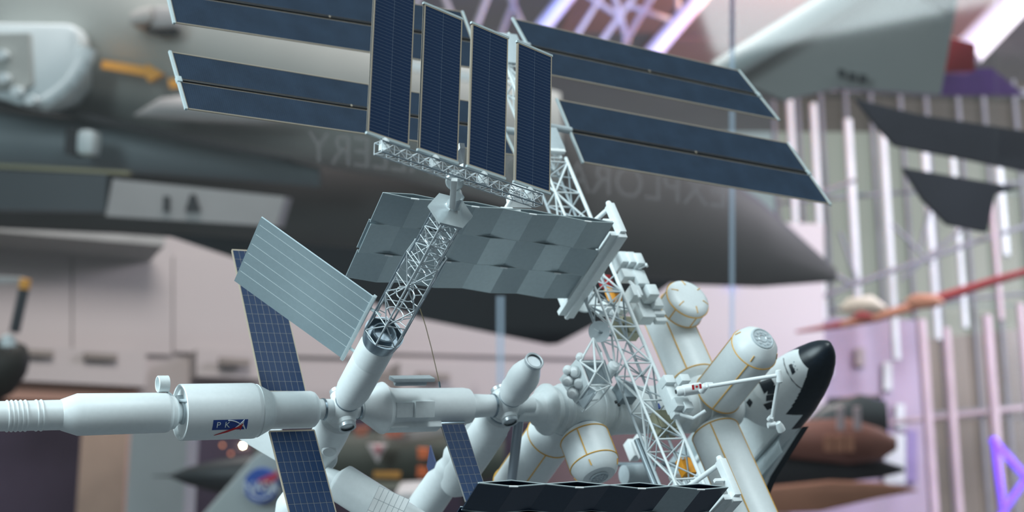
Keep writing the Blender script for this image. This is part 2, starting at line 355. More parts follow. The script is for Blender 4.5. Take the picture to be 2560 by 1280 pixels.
for k in range(rows):
    y0 = -.42 + .84 * k / rows; y1 = y0 + .84 / rows
    bm_.add([cyl_wrap(-1.33, y0), cyl_wrap(1.33, y0), cyl_wrap(1.33, y1), cyl_wrap(-1.33, y1)], [[0, 1, 2, 3]])
bm_.build('logo_plate', BLUEL, SVC, 'blue rectangle of the PKA logo')
def wrap_text(body, cx, cy, size):
    me = text_mesh(body, size)
    for v in me.vertices: v.co = cyl_wrap(cx + v.co.x, cy + v.co.y * 1.05, 2.135)
    me.materials.append(LINEW); obj('logo_letter', me, SVC)
wrap_text('P', -.90, 0, .66); wrap_text('K', -.22, 0, .66)
wrap_poly('logo_letter', [(.30, -.36), (.86, .22), (1.04, .42), (1.0, .10), (1.26, -.40), (1.16, -.40), (.93, .02), (.88, .12), (.42, -.36)], LINEW, 2.14)
arc = [(-.2 + 1.3 * t, .40 - .62 * t * t + .05 * t) for t in [i / 8 for i in range(9)]]
wrap_poly('logo_arc', arc + [(x, y - .06) for x, y in arc[::-1]], LINEW, 2.137)
wrap_poly('logo_arrow', [(-1.05, -1.0), (-.1, -.48), (.62, -.14), (.98, .12), (.86, -.50), (.78, -.28), (.55, -.34), (-.15, -.66)], REDP, 2.15)
# ring antenna on the aft rim
p = D(404, 960, 1.178); DR = MB().lathe(p, A_, [(.10, 0), (.10, .46), (-.30, .50), (-.33, .56), (-.28, .62), (.48, .62), (.50, .55), (.50, 0)], 36).build('ring_antenna', SOFTW, ST, 'small round drum antenna on a bent arm')
MB().path([D(418, 980, 1.18), D(442, 1001, 1.182), V(-12.6, .2, 1.75)], .12, 8).build('arm', GREYW, DR)
MB().box(D(452, 998, 1.183), (.35, 0, 0), (0, .3, 0), (0, 0, .12)).build('bracket', GREYW, DR, bevel=.03)

# ---- flat rectangular solar panels: frame mesh + one object per cell
def solar_panel(name, o, u, v, w, h, nu, nv, gap, margin, parent, cell, label, m=NAVY, frame=TAN, th=.12, skip=None):
    u = Vector(u).normalized(); v = Vector(v); v = (v - u * u.dot(v)).normalized(); n = u.cross(v)
    f = MB().box((w / 2, h / 2, 0), (w / 2, 0, 0), (0, h / 2, 0), (0, 0, th / 2)).build(name, frame, parent, label)
    f.matrix_local = Matrix(((u.x, v.x, n.x, o[0]), (u.y, v.y, n.y, o[1]), (u.z, v.z, n.z, o[2]), (0, 0, 0, 1)))
    cw = (w - 2 * margin - gap * (nu - 1)) / nu; ch = (h - 2 * margin - gap * (nv - 1)) / nv
    for i in range(nu):
        for j in range(nv):
            c = obj(cell, unit_box(m), f); c.scale = (cw, ch, th + .014)
            c.location = (margin + cw / 2 + i * (cw + gap), margin + ch / 2 + j * (ch + gap), 0)
    return f
wp = solar_panel('solar_wing_panel', V(-6.28, -1.72, 0), V(1, .03, 0), V(.042, -1, 0), 3.55, 14.2, 7, 15, .035, .06, ST, 'solar_cell', 'narrow navy solar panel with grid lines behind the grey radiator', frame=LGRID)
wp2 = solar_panel('solar_wing_panel', V(-6.48, 1.95, 0), V(1, 0, 0), V(-.045, 1, 0), 3.6, 9.2, 7, 10, .035, .06, ST, 'solar_cell', 'navy gridded solar panel hanging below the logo module', frame=LGRID)
for _w, _h, _f in ((3.55, 14.2, wp), (3.6, 9.2, wp2)):
    for xx in (0, _w):
        q = obj('side_strip', unit_box(TAN), _f); q.scale = (.08, _h, .15); q.location = (xx, _h / 2, 0)
    for yy in (0, _h):
        q = obj('side_strip', unit_box(TAN), _f); q.scale = (_w, .14, .145); q.location = (_w / 2, yy, 0)
MB().box(V(-4.65, 1.78, 0), (1.95, 0, 0), (0, .17, 0), (0, 0, .16)).build('hinge_bar', PALEB, wp2, bevel=.03).matrix_parent_inverse = wp2.matrix_local.inverted()

# ---- ball node under the tower
NODE = MB().lathe((0, 0, 0), A_, [(-1.25 * math.cos(i * math.pi / 24), 1.25 * math.sin(i * math.pi / 24)) for i in range(25)], 48).build('ball_node', WHITE, ST, 'white ball shaped docking hub under the lattice tower')
for d, r in ((V(0, 1, -.08), .62), (V(-.05, -1, .05), .6), (V(0, 0, -1), .8)):
    port(d * 1.35, d, r, NODE); port_trim(d * 1.35, d, r, NODE)
MB().lathe((0, 0, 0), A_, [(.9, .8), (1.35, .8), (1.4, .72), (1.9, .72)], 40).build('neck', WHITE, NODE)
MB().lathe((0, 0, 0), A_, [(1.18, .82), (1.18, .88), (1.32, .88), (1.32, .8)], 40).build('seal_ring', STEEL, NODE)

# ---- tower
TOW = MB().lathe((0, 0, 0), C_, [(.7, .75), (1.15, .95), (1.7, 1.2), (2.6, 1.34), (6.3, 1.34), (6.36, 1.30), (6.45, 1.30), (6.5, 1.34), (8.0, 1.34), (8.5, 1.22), (8.6, 1.05), (9.0, 1.05)], 64).build('power_tower', WHITE, ST, 'white tower cylinder carrying a silver lattice')
MB().ring(V(0, 0, .95), C_, .9, .05, 40).build('seal_ring', STEEL, TOW)
MB().lathe((0, 0, 0), C_, [(8.45, 1.1), (8.5, 1.28), (8.7, 1.36), (9.7, 1.52), (9.7, 1.40), (9.2, 1.2), (9.2, .9), (9.75, .85), (9.75, .78), (9.2, .72), (9.2, 0)], 8 * 6).build('base_ring', STEEL, TOW, 'dark grey ring at the foot of the lattice')
MB().ring(V(0, 0, 9.75), C_, .85, .07, 40).build('inner_ring', STEEL, TOW)
def prism_lattice(R0, R1, c0, c1, bays, ph, rl, rs, n=8, cross=True, skipring=False):
    def P(k, t): R = R0 + (R1 - R0) * (t - c0) / (c1 - c0); q = ph + 2 * math.pi * k / n; return V(R * math.cos(q), R * math.sin(q), t)
    for k in range(n): rod('tower_longeron', P(k, c0), P(k, c1), rl, SILVER if k % 3 else STEEL, TOW, 8)
    for i in range(bays + 1):
        t = c0 + (c1 - c0) * i / bays
        for k in range(n):
            rod('tower_strut', P(k, t), P(k + 1, t), rs, SILVER, TOW)
            if i < bays:
                t1 = c0 + (c1 - c0) * (i + 1) / bays
                if (i + k) % 2: rod('tower_strut', P(k, t), P(k + 1, t1), rs, SILVER, TOW)
                else: rod('tower_strut', P(k + 1, t), P(k, t1), rs, SILVER, TOW)
prism_lattice(1.48, 1.48, 9.7, 18.7, 4, .2, .075, .05, 6)
prism_lattice(1.22, 1.22, 17.9, 23.3, 6, .2, .07, .045, 6)
for i, t in enumerate((11.9, 14.3, 16.6, 20.3)):
    MB().ring(V(0, 0, t), C_, .7, .045, 32, 6).build('tower_hoop', SILVER, TOW)
    for k in range(6):
        q = .2 + k * math.pi / 3; R = 1.45 if t < 18 else 1.2
        rod('tower_spoke', V(.7 * math.cos(q), .7 * math.sin(q), t), V(R * math.cos(q), R * math.sin(q), t + .3), .04, SILVER, TOW)
MB().lathe((0, 0, 0), C_, [(23.15, 1.25), (23.2, 1.62), (23.4, 1.62), (23.75, .75), (24.0, .5), (24.9, .42), (24.95, 0)], 6).build('top_plate', PLATE, TOW, 'six sided satin metal cap', sharp=25)
MB().lathe(V(0, 0, 23.5), C_, [(0, .62), (.3, .55), (1.0, .42), (1.2, .42), (1.2, 0)], 32).build('joint_cone', PLATE, TOW)
dv = (V(.1, .55, .9)).normalized()
MB().lathe(D(1137, 452, 1.066), (D(1134, 470, 1.05) - D(1137, 452, 1.066)), [(-.7, 0), (-.7, .56), (.0, .62), (.22, .62), (.3, .54), (.3, 0)], 40).build('joint_drum', PLATE, TOW, 'round satin joint drum', sharp=40)
m_ = MB().quadslab([D(1128, 448, 1.050), D(1144, 449, 1.050), D(1138, 520, 1.066), D(1123, 518, 1.066)], .35); m_.build('joint_link', SOFTW, TOW, 'flat link bar of the joint', bevel=.04)
MB().lathe(D(1141, 488, 1.068), D(1134, 470, 1.05) - D(1137, 452, 1.066), [(-.5, 0), (-.5, .35), (.2, .35), (.2, 0)], 28).build('joint_boss', PLATE, TOW)

# ---- boom and its four upright panels
P0 = V(-.8, -.1, 27.0); BD = V(13.25, 0, -4.13).normalized(); BN = V(4.13, 0, 13.25).normalized()
UPV = (V(0, -1, 0) + .5 * BN).normalized(); UPN = BD.cross(UPV).normalized()
BOOM = MB().tube(P0 - BD * 6.7 - UPV * .1, P0 + BD * 7.4 - UPV * .1, .03, 6).build('boom_truss', STEEL, ST, 'thin silver lattice boom across the tower top')
def bp(u, i):
    s = .38; q = [(-s, s), (s, s), (s, -s), (-s, -s)][i % 4]; return P0 + BD * u + UPV * (q[1] - .1) + UPN * q[0]
u0, u1, nb = -6.9, 7.4, 14
for i in range(4): rod('boom_longeron', bp(u0, i), bp(u1, i), .055, STEEL if i in (1, 2) else SILVER, BOOM, 6)
for k in range(nb + 1):
    u = u0 + (u1 - u0) * k / nb
    for i in range(4):
        rod('boom_strut', bp(u, i), bp(u, i + 1), .035, BOOMS, BOOM, 5)
        if k < nb:
            w = u + (u1 - u0) / nb
            near = [UPV, UPN, -UPV, -UPN][i].dot(V(-.48, .57, .665)) > 0
            if near or k % 2: rod('boom_strut', bp(u, i), bp(w, i + 1), .032 if near else .02, BOOMS if near else STEEL, BOOM, 5)
            if near: rod('boom_strut', bp(u, i + 1), bp(w, i), .032, BOOMS, BOOM, 5)
for k, (u, hh) in enumerate(((-7.85, 11.2), (-3.6, 10.35), (.72, 10.35), (5.05, 10.35))):
    tw = (.0, .03, .06, .1)[k]
    o = P0 + BD * (u) + UPV * (.68 + .03 * k) + UPN * .0
    vv = UPV + BD * tw
    pn = solar_panel('upright_solar_panel', o, BD, vv, 3.4, hh, 2, 43 if k else 46, .026, .10, ST, 'cell_strip', ['upright navy panel at the left end of the boom', 'upright navy panel second from the left on the boom', 'upright navy panel third from the left on the boom', 'upright navy panel at the right end of the boom'][k], frame=GRIDB)
    for xx in (.05, 3.35):
        q = obj('side_strip', unit_box(TAN), pn); q.scale = (.10, hh, .17); q.location = (xx, hh / 2, 0)
    for yy in (.05, hh - .05):
        q = obj('side_strip', unit_box(TAN), pn); q.scale = (3.4, .10, .165); q.location = (1.7, yy, 0)
    for yy in (-.06, hh + .06):
        q = obj('edge_bar', unit_box(PALEB), pn); q.scale = (3.55, .16, .2); q.location = (1.7, yy, 0)
    h = P0 + BD * (u + 1.45) - UPV * .25 - UPN * 0
    hb = MB().lathe(h, UPV, [(0, .36), (.55, .35), (.78, .28), (.92, .14), (.94, 0)], 24).build('panel_hub', SOFTW, BOOM, 'small domed panel hub')

# ---- grey radiator on the tower foot
kk = math.radians(46.5); rd = V(-math.cos(kk), -math.sin(kk), 0)
r0 = V(-1.2, -1.2, 4.8) + rd * .25
RP = MB().quadslab([r0, r0 + rd * 10.2, r0 + rd * 10.2 + C_ * 7.4, r0 + C_ * 7.4], .12).build('tower_radiator', RADP, ST, 'flat grey ribbed radiator panel on the left of the tower')
rn = rd.cross(C_).normalized()
for i in range(6):
    for s in (1, -1):
        q = r0 + C_ * (1.35 + i * 1.06) + rn * s * .07
        MB().box(q + rd * 5.0, rd * 5.05, C_ * .009, rn * .02).build('rib_line', LINEW, RP)
MB().box(r0 + C_ * 3.7 - rd * .06, rd * .14, C_ * 3.85, rn * .14).build('mount_bar', PALEB, RP, bevel=.03)
for cc in (1.4, 6.2): rod('mount_strut', r0 + C_ * cc, V(-.6, -.6, 4.8 + cc), .12, PALEB, RP, 8)

# ---- cargo block between the two ball nodes
FGB = MB().lathe((0, 0, 0), A_, [(1.45, .72), (1.5, .9), (3.15, 2.02), (3.3, 2.06), (3.4, 2.0), (3.9, 1.62), (4.4, 1.55), (8.0, 1.5), (10.4, 1.5), (10.9, 1.42), (11.05, 1.0), (12.6, .92), (13.6, .9)], 64).build('cargo_block', WHITE, ST, 'white module with flared left end and side fairings')
MB().lathe((0, 0, 0), A_, [(13.12, .9), (13.12, .99), (13.26, .99), (13.26, .9)], 40).build('seal_ring', STEEL, FGB)
q = V(0, .62, .78); q.normalize(); w_ = A_.cross(q).normalized()
MB().box(V(5.7, 1.42, -.38), A_ * 2.3, V(0, .42, -.10), V(0, .14, .58)).build('side_fairing', SOFTW, FGB, bevel=.12)
MB().box(V(4.5, .92, 1.06), A_ * .75, V(0, .26, .30), V(0, .46, -.40)).build('top_fairing', SOFTW, FGB, bevel=.1)
MB().box(V(6.1, 1.0, 1.2), A_ * .85, V(0, .32, .37), V(0, .50, -.43)).build('access_cover', SOFTW, FGB, bevel=.08)
MB().box(D(1030, 947, 1.245), A_ * 1.75, V(0, .5, .42) * .8, V(0, -.1, .12)).build('top_rail_plate', GREYW, FGB, bevel=.04)
MB().lathe(D(985, 957, 1.243), A_, [(0, 0), (.05, .2), (.2, .26), (2.7, .26), (2.8, 0)], 20).build('tank', GREYW, FGB)
MB().box(V(4.6, .3, -1.62), A_ * 1.2, V(0, .7, .0), V(0, 0, .12)).build('belly_plate', GREYW, FGB, bevel=.04)
fp = solar_panel('cargo_solar_panel', V(7.92, 1.72, 0), A_, V(-.03, 1, 0), 2.1, 7.2, 4, 9, .03, .05, ST, 'solar_cell', 'short navy solar panel below the flared module', frame=LGRID)
MB().box(V(8.98, 1.55, 0), A_ * 1.12, V(0, .14, 0), C_ * .1).build('hinge_bar', STEEL, FGB, bevel=.03)
MB().path([D(1099, 960, 1.262), D(1078, 868, 1.25), D(1064, 815, 1.244), D(1050, 772, 1.24)], .035, 6).build('whip_antenna', BRASS, FGB, 'thin brass whip antenna')
MB().tube(D(1100, 968, 1.263), D(1098, 954, 1.261), .09, 8).build('antenna_foot', STEEL, FGB)

# ---- second ball node with its two research modules
N2 = V(14.35, 0, -.05)
BN2 = MB().lathe(N2, A_, [(-1.22 * math.cos(i * math.pi / 24), 1.22 * math.sin(i * math.pi / 24)) for i in range(25)], 48).build('ball_node', WHITE, ST, 'white ball shaped hub right of the flared module')
for d, r in ((V(0, 1, -.05), .62), (V(-.1, -1, .1), .6)): port(N2 + d * 1.3, d, r, BN2); port_trim(N2 + d * 1.3, d, r, BN2)
RM = MB().lathe(N2, C_, [(.9, .85), (1.2, .95), (1.7, 1.16), (2.3, 1.26), (2.4, 1.22), (3.0, 1.24), (3.6, 1.3), (4.2, 1.26), (4.8, 1.1), (5.3, .9), (5.6, .78), (5.9, .76)], 48).build('research_module', WHITE, ST, 'short ribbed white module standing on the second hub')
MB().ring(N2 + C_ * 1.15, C_, .93, .05, 40).build('seal_ring', STEEL, RM)
port_trim(N2 + C_ * 5.85, C_, .72, RM)
HM = MB().lathe(N2, -C_, [(.9, .9), (1.2, 1.0), (1.35, 1.3), (2.2, 1.42), (3.0, 1.45), (3.1, 1.52), (6.0, 1.55), (11.5, 1.5), (12.2, 1.1), (12.3, 0)], 48).build('laboratory_module', WHITE, ST, 'long white cylinder hanging below the second hub')
MB().ring(N2 - C_ * 1.15, C_, 1.0, .06, 40).build('seal_ring', STEEL, HM)
MB().lathe(N2, A_, [(.9, .8), (1.5, .8), (1.55, .68), (2.6, .68)], 40).build('neck', SOFTW, BN2)

# ---- module hanging under the first ball node
UM = MB().lathe((0, 0, 0), -C_, [(.9, .9), (1.3, 1.0), (1.5, 1.35), (3.2, 1.42), (5.3, 1.42), (6.2, 1.2), (7.0, 1.15), (10.5, 1.15), (11.0, .6), (11.05, 0)], 48).build('docking_module', WHITE, ST, 'white module hanging under the first hub')
MB().lathe(V(0, .7, -3.9), V(-.35, 1, .1), [(0, .6), (.75, .6), (.85, .5), (.85, 0)], 28).build('side_port', WHITE, UM)
MB().lathe(V(.5, .3, -6.3), V(.3, -.4, -1), [(0, 1.0), (.6, 1.05), (1.3, .8), (1.9, .7)], 28).build('adapter', SOFTW, UM)
UW = MB().lathe(V(1.9, -2.2, -2.4), V(.1, -.1, -1), [(0, .8), (.3, 1.1), (6, 1.1), (6.2, .4), (6.2, 0)], 40).build('storage_module', WHITE, ST, 'white cylinder behind the module under the first hub')
p0, p1 = D(842, 1200, 1.275), D(985, 1290, 1.262)
dd = (p1 - p0).normalized()
CR = MB().lathe(p0, dd, [(-1.15, .5), (-.7, .62), (-.1, .75), (.0, .95), (.35, 1.5), (.5, 1.55), (8.0, 1.55), (8.3, 0)], 48).build('escape_craft', WHITE, ST, 'white capsule craft pointing to the lower right corner of the gridded panel')
cp = solar_panel('white_ribbed_panel', D(905, 1305, 1.235), D(945, 1222, 1.245) - D(905, 1305, 1.235), D(1010, 1275, 1.24) - D(945, 1222, 1.245), 3.1, 2.6, 3, 6, .03, .02, ST, 'ribbed_tile', 'white ribbed panel beside the capsule craft', m=TIPW, frame=STEEL)
# white modules behind the logo module
MB().quadslab([D(600, 1097, 1.33), D(700, 1060, 1.33), D(730, 1180, 1.33), D(690, 1150, 1.33)], .8).build('white_wing_plate', WHITE, ST, 'white angled plate behind the gridded panel', bevel=.05)
MB().lathe(D(745, 1268, 1.30), V(.3, .3, -1), [(-1.7, 0), (-1.6, .7), (-1.2, 1.3), (-.4, 1.75), (.6, 1.9), (3, 1.9)], 40).build('rounded_module', WHITE, ST, 'rounded white module end at the bottom behind the gridded panel')
HL = MB().lathe(D(1150, 1140, 1.38), (D(1060, 1270, 1.41) - D(1150, 1140, 1.38)), [(-3, 1.1), (-1.2, 1.15), (-.6, 1.4), (.3, 1.45), (1.1, 1.15), (1.3, 1.2), (1.9, 1.35), (2.6, 1.2), (3.4, 1.5), (6.6, 1.55), (7.3, 1.2), (7.4, 0)], 40).build('bulbous_module', WHITE, ST, 'bulging white module behind the short solar panel')
MB().quadslab([D(1076, 1113, 1.40), D(1108, 1215, 1.38), D(1085, 1225, 1.42), D(1068, 1165, 1.43)], .1).build('small_blue_panel', mat('small_panel_blue', (.05, .07, .16), .4), HL, 'small slate blue panel')

# ================================================================== western half: nodes with yellow rails
CC = -1.15
VIEWD = V(-.48, .57, .665); IMR = D(1600, 700, 1.4) - D(1500, 700, 1.4)
def face_frame(d):
    u = (VIEWD - d * VIEWD.dot(d)).normalized(); w = d.cross(u)
    return u, (w if w.dot(IMR) > 0 else -w)
def rails(parent, o, d, R, ts, n=8, ph=0.0, skip=()):
    o = Vector(o); d = Vector(d).normalized(); u, w = face_frame(d)
    for t in ts: MB().ring(o + d * t, d, R + .02, .055, 64, 6).build('yellow_ring', YEL, parent)
    for k in range(n):
        q = ph + 2 * math.pi * k / n; e = (math.cos(q) * u + math.sin(q) * w) * (R + .02)
        MB().tube(o + d * (ts[0] + .1) + e, o + d * (ts[-1] - .1) + e, .055, 6).build('yellow_rail', YEL, parent)
AX = V(0, 0, CC)
UN = MB().lathe(V(0, 0, -.75), A_, [(15.6, .95), (17.0, .98), (17.3, 1.1), (17.5, 1.35), (17.9, 1.5), (18.2, 2.02), (18.45, 2.18), (18.7, 2.18), (18.85, 2.0), (18.95, 1.74), (19.4, 1.74), (19.6, 2.0), (19.9, 2.08), (20.0, 2.16), (20.2, 2.16), (20.3, 2.08), (23.2, 2.08), (23.3, 2.16), (23.5, 2.16), (23.6, 2.05), (24.2, 1.9), (24.4, 1.75), (24.7, 1.75)], 72).build('connecting_node', SOFTW, ST, 'pale grey connecting node with a wide rounded flange')
LB = MB().lathe(AX, A_, [(24.6, 1.7), (24.8, 2.0), (24.95, 2.14), (25.15, 2.14), (25.25, 2.08), (31.0, 2.08), (31.3, 1.8), (32.0, 1.7)], 72).build('laboratory', SOFTW, ST, 'pale grey laboratory cylinder behind the truss')
MB().box(V(27.6, 1.2, CC + 1.0), A_ * .3, V(0, .55, -.6), V(0, .6, .5)).build('window_cover', SOFTW, LB, bevel=.05)
N3 = MB().lathe(AX, A_, [(31.9, 1.6), (32.2, 2.0), (32.5, 2.1), (33.0, 2.1), (33.05, 2.18), (33.25, 2.18), (33.3, 2.1), (34.3, 2.1), (34.35, 2.18), (34.55, 2.18), (34.6, 2.1), (37.6, 2.1), (38.2, 1.7), (38.6, 1.0), (39.6, .9), (40.2, 1.1)], 72).build('forward_node', SOFTW, ST, 'grey ringed node between the shuttle and the truss')
def hatch(parent, p, d, r):
    p = Vector(p); d = Vector(d).normalized(); u = d.orthogonal().normalized(); w = d.cross(u)
    MB().lathe(p, d, [(0, r), (.12, r), (.16, r * .9), (.08, r * .84), (.08, 0)], 36).build('hatch', GREYW, parent)
    for k in range(10):
        q = 2 * math.pi * k / 10; MB().lathe(p + (math.cos(q) * u + math.sin(q) * w) * r * .62, d, [(.06, .13), (.16, .13), (.16, 0)], 10).build('hatch_bolt', SILVER, parent)
    MB().ring(p + d * .1, d, r * .35, .05, 24, 6).build('hatch_wheel', SILVER, parent)
def us_module(name, o, d, prof, R, ts, label, n=8, ph=0.0, spokes=True, m=WHITE):
    M_ = MB().lathe(o, d, prof, 72).build(name, m, ST, label); rails(M_, o, d, R, ts, n, ph)
    if spokes:
        o = Vector(o); d = Vector(d).normalized(); u, w = face_frame(d)
        (t0, r0), (t1, r1) = spokes
        for k in range(n):
            q = ph + 2 * math.pi * k / n; e = math.cos(q) * u + math.sin(q) * w
            MB().tube(o + d * t0 + e * r0, o + d * t1 + e * r1, .05, 6).build('yellow_rail', YEL, M_)
    return M_
m1 = us_module('airlock_module', V(21.5, 0, CC), B_, [(1.2, 1.3), (2.1, 1.3), (2.15, 1.7), (2.35, 1.9), (2.6, 2.04), (2.75, 2.06), (5.35, 2.06), (5.55, 2.0), (6.2, 1.75), (6.5, 1.4), (6.55, 0)], 2.06, (2.7, 5.3), 'white drum module with yellow rails pointing at the lower radiator', 4, -.14, ((5.7, 1.98), (6.2, 1.8)))
MB().ring(V(21.5, 1.95, CC), B_, 1.35, .08, 40).build('seal_ring', STEEL, m1)
hatch(m1, V(21.5, 6.55, CC), B_, .8)
m2 = us_module('habitat_module', V(20.9, 0, CC), -C_, [(1.6, 1.4), (2.6, 1.5), (3.2, 1.9), (3.7, 2.08), (3.9, 2.1), (11.6, 2.1), (12.0, 1.9), (12.6, 1.3), (12.6, 0)], 2.1, (3.8, 11.6), 'white module with yellow rails below the connecting node', 4, .17, None)
jm = us_module('experiment_module', V(35.2, 0, CC), -B_, [(1.6, 1.4), (2.6, 1.5), (3.0, 1.95), (3.2, 2.08), (3.4, 2.1), (10.6, 2.1), (11.2, 1.85), (11.6, 1.2), (11.6, 0)], 2.1, (3.3, 10.5), 'white module with yellow rails under the drum module', 4, -.17, None)
lm = us_module('drum_module', V(35.15, -9.4, 0), C_, [(.2, 1.3), (.75, 1.35), (.8, 1.75), (1.0, 2.0), (1.15, 2.08), (2.55, 2.08), (2.75, 2.02), (3.0, 1.75), (3.1, 1.4), (3.12, 0)], 2.08, (1.12, 2.52), 'short white drum module with yellow rails on the experiment module', 6, -.3, ((2.95, 1.85), (3.16, 1.25)))
MB().ring(V(35.15, -9.4, .72), C_, 1.38, .1, 40).build('seal_ring', GREYM, lm)
cm = us_module('centrifuge_module', V(35.2, 0, 0), C_, [(.4, 1.3), (.75, 1.4), (.8, 1.85), (1.0, 2.05), (1.15, 2.1), (7.6, 2.1), (7.8, 2.05), (8.5, 1.75), (8.95, 1.2), (9.0, 1.15), (9.0, 0)], 2.1, (1.1, 7.55), 'white module with yellow rails and a round grey hatch beside the shuttle', 4, 0.0, ((7.9, 2.04), (8.45, 1.8)))
hatch(cm, V(35.2, 0, 9.0), C_, 1.05)
co = us_module('columbus_module', V(35.0, 0, CC), B_, [(1.6, 1.35), (2.1, 1.4), (2.15, 1.8), (2.4, 2.0), (2.6, 2.1), (12.6, 2.1), (13, 1.7), (13, 0)], 2.1, (2.55, 12.4), 'long white module with yellow rails at the lower right', 4, -.12, None)
co.name = 'pressurised_module'
MB().ring(V(35.0, 2.0, CC), B_, 1.42, .09, 40).build('seal_ring', STEEL, co)

# ---- main truss
TR = MB().tube(V(26.4, -24, 5.0), V(26.4, 16, 5.0), .17, 10).build('main_truss', SOFTW, ST, 'white lattice truss running from top to lower right')
TC = [(23.75, 5.0), (23.75, 3.1), (26.4, 3.1), (26.4, 5.0)]
def tp(b, i): a, c = TC[i % 4]; return V(a, b, c)
rod('truss_longeron', tp(-24, 0), tp(16, 0), .12, SOFTW, TR, 8); rod('truss_longeron', tp(-24, 1), tp(16, 1), .13, GREYW, TR, 8); rod('truss_longeron', tp(-24, 2), tp(16, 2), .13, GREYW, TR, 8)
rod('truss_longeron', V(26.62, -24, 4.7), V(26.62, 16, 4.7), .12, GREYW, TR, 8)
step = 3.81; b = -24.0 + .6; k = 0
while b < 15:
    for i in range(4):
        rod('truss_strut', tp(b, i), tp(b, i + 1), .085, SOFTW, TR)
        b1 = min(b + step, 16)
        if (k + i) % 2: rod('truss_strut', tp(b, i), tp(b1, i + 1), .1 if i in (0, 3) else .08, SOFTW if i in (0, 3) else GREYW, TR)
        else: rod('truss_strut', tp(b, i + 1), tp(b1, i), .1 if i in (0, 3) else .08, SOFTW if i in (0, 3) else GREYW, TR)
        rod('truss_strut', tp(b + step / 2, i) if k % 2 else tp(b, i), tp(b1, i + 1) if k % 2 else tp(b + step / 2, i + 1), .06, GREYW, TR)
    rod('truss_strut', tp(b, 0), tp(b, 2), .07, GREYW, TR); rod('truss_strut', tp(b, 1), tp(b + step, 3), .07, GREYW, TR)
    b += step; k += 1
rod('keel_beam', V(23.7, 5.5, 2.6), V(23.7, 16, 2.6), .28, GREYM, TR, 10)
# outer truss and wing roots
OC = [(24.1, 4.9), (24.1, 3.3), (26.0, 3.3), (26.0, 4.9)]
def op(b, i): a, c = OC[i % 4]; return V(a, b, c)
OT = MB().tube(V(25.05, -24, 4.1), V(25.05, -40.8, 4.1), .12, 8).build('outer_truss', SOFTW, ST, 'narrow white lattice between the large solar wings')
for i in range(4): rod('outer_longeron', op(-24, i), op(-40.8, i), .12, SOFTW, OT, 8)
for k in range(7):
    b = -24 - k * 2.4
    for i in range(4):
        rod('outer_strut', op(b, i), op(b, i + 1), .08, SOFTW, OT); rod('outer_strut', op(b, i + k % 2), op(b - 2.4, i + 1 - k % 2), .08, SOFTW, OT)
        rod('outer_strut', op(b, i + 1 - k % 2), op(b - 2.4, i + k % 2), .06, SOFTW, OT)
for b0, b1 in ((-25.2, -27.9), (-36.4, -40.6)):
    MB().box(V(25.3, (b0 + b1) / 2, 4.9), A_ * 1.5, V(0, (b1 - b0) / 2, 0), C_ * .12).build('cover_plate', GREYW, OT, bevel=.04)
MB().box(V(25.0, -24.6, 5.2), A_ * 1.4, V(0, .18, 0), C_ * .2).build('bright_bar', TIPW, OT)

# ---- large solar wings
th = math.radians(6); WN = V(math.sin(th), 0, math.cos(th)); WP = V(26, 0, 4.2)
CAML = SMI @ CPOS
def W(x, y):                                    # where the ray through a pixel meets the plane of the wings
    r = D(x, y, 1.0) - CAML; return CAML + r * (WN.dot(WP - CAML) / WN.dot(r))
def lerp(a, b, t): return a + (b - a) * t
def wing(it, ib, ot, ob, label):
    it, ib, ot, ob = W(*it), W(*ib), W(*ot), W(*ob)
    mi = lerp(it, ib, .5); mo = lerp(ot, ob, .5); dn = (mo - mi).normalized()
    S = MB().box(lerp(mi, mo, .5) - WN * .08, (mo - mi) * .5, (ob - ot).normalized() * .34, WN * .05).tube(mi - dn * 2.6, mo, .13, 10).build('solar_wing', BLACK, ST, label)
    for t0, t1 in ((0, .465), (.535, 1)):
        q = [lerp(it, ib, t0), lerp(it, ib, t1), lerp(ot, ob, t1), lerp(ot, ob, t0)]
        # mesh in its own plane coordinates so the cell grid follows the blanket
        u = dn; n_ = (q[3] - q[0]).cross(q[1] - q[0]).normalized(); v = n_.cross(u)
        R_ = Matrix(((u.x, v.x, n_.x, q[0].x), (u.y, v.y, n_.y, q[0].y), (u.z, v.z, n_.z, q[0].z), (0, 0, 0, 1)))
        e = MB().quadslab([R_.inverted() @ p for p in q], .06).build('blanket', BLANK, S); e.matrix_local = R_
        for x0, x1, r_ in ((q[0], q[3], .075 if t0 == 0 else .04), (q[1], q[2], .02 if t0 == 0 else .075)): rod('edge_strip', x0, x1, r_, TAN, S, 6)
        for x0, x1 in ((q[0], q[1]), (q[3], q[2])): rod('edge_strip', x0, x1, .05, TAN, S, 6)
    for x0, x1, s in ((it, ib, -1), (ot, ob, 1)):
        w = (x1 - x0).normalized()
        MB().box(lerp(x0, x1, .5) + dn * s * .18, (x1 - x0) * .515, dn * .11, WN * .11).build('end_bar', PALEB, S)
    MB().tube(mi - dn * 2.9, mi - dn * .05, .34, 16).build('mast_canister', GREYW, S)
    MB().box(mo + dn * .1, dn * .22, (ob - ot).normalized() * .3, WN * .2).build('mast_tip', PALEB, S, bevel=.04)
    for t in (.5,): MB().box(lerp(mi, mo, t) + WN * .12, dn * .06, (ob - ot).normalized() * .10, WN * .04).build('mast_clip', TAN, S)
wing((1225, 262), (1285, 388), (430, 131), (470, 272), 'dark solar wing at the left, lower of the pair')
wing((1152, 30), (1205, 174), (404, -95), (440, 57), 'dark solar wing at the top left edge of the frame')
wing((1286, 48), (1362, 185), (1845, 177), (1943, 299), 'dark solar wing at the right, upper of the pair')
wing((1396, 250), (1460, 406), (1967, 358), (2072, 510), 'dark solar wing at the right, lower of the pair')

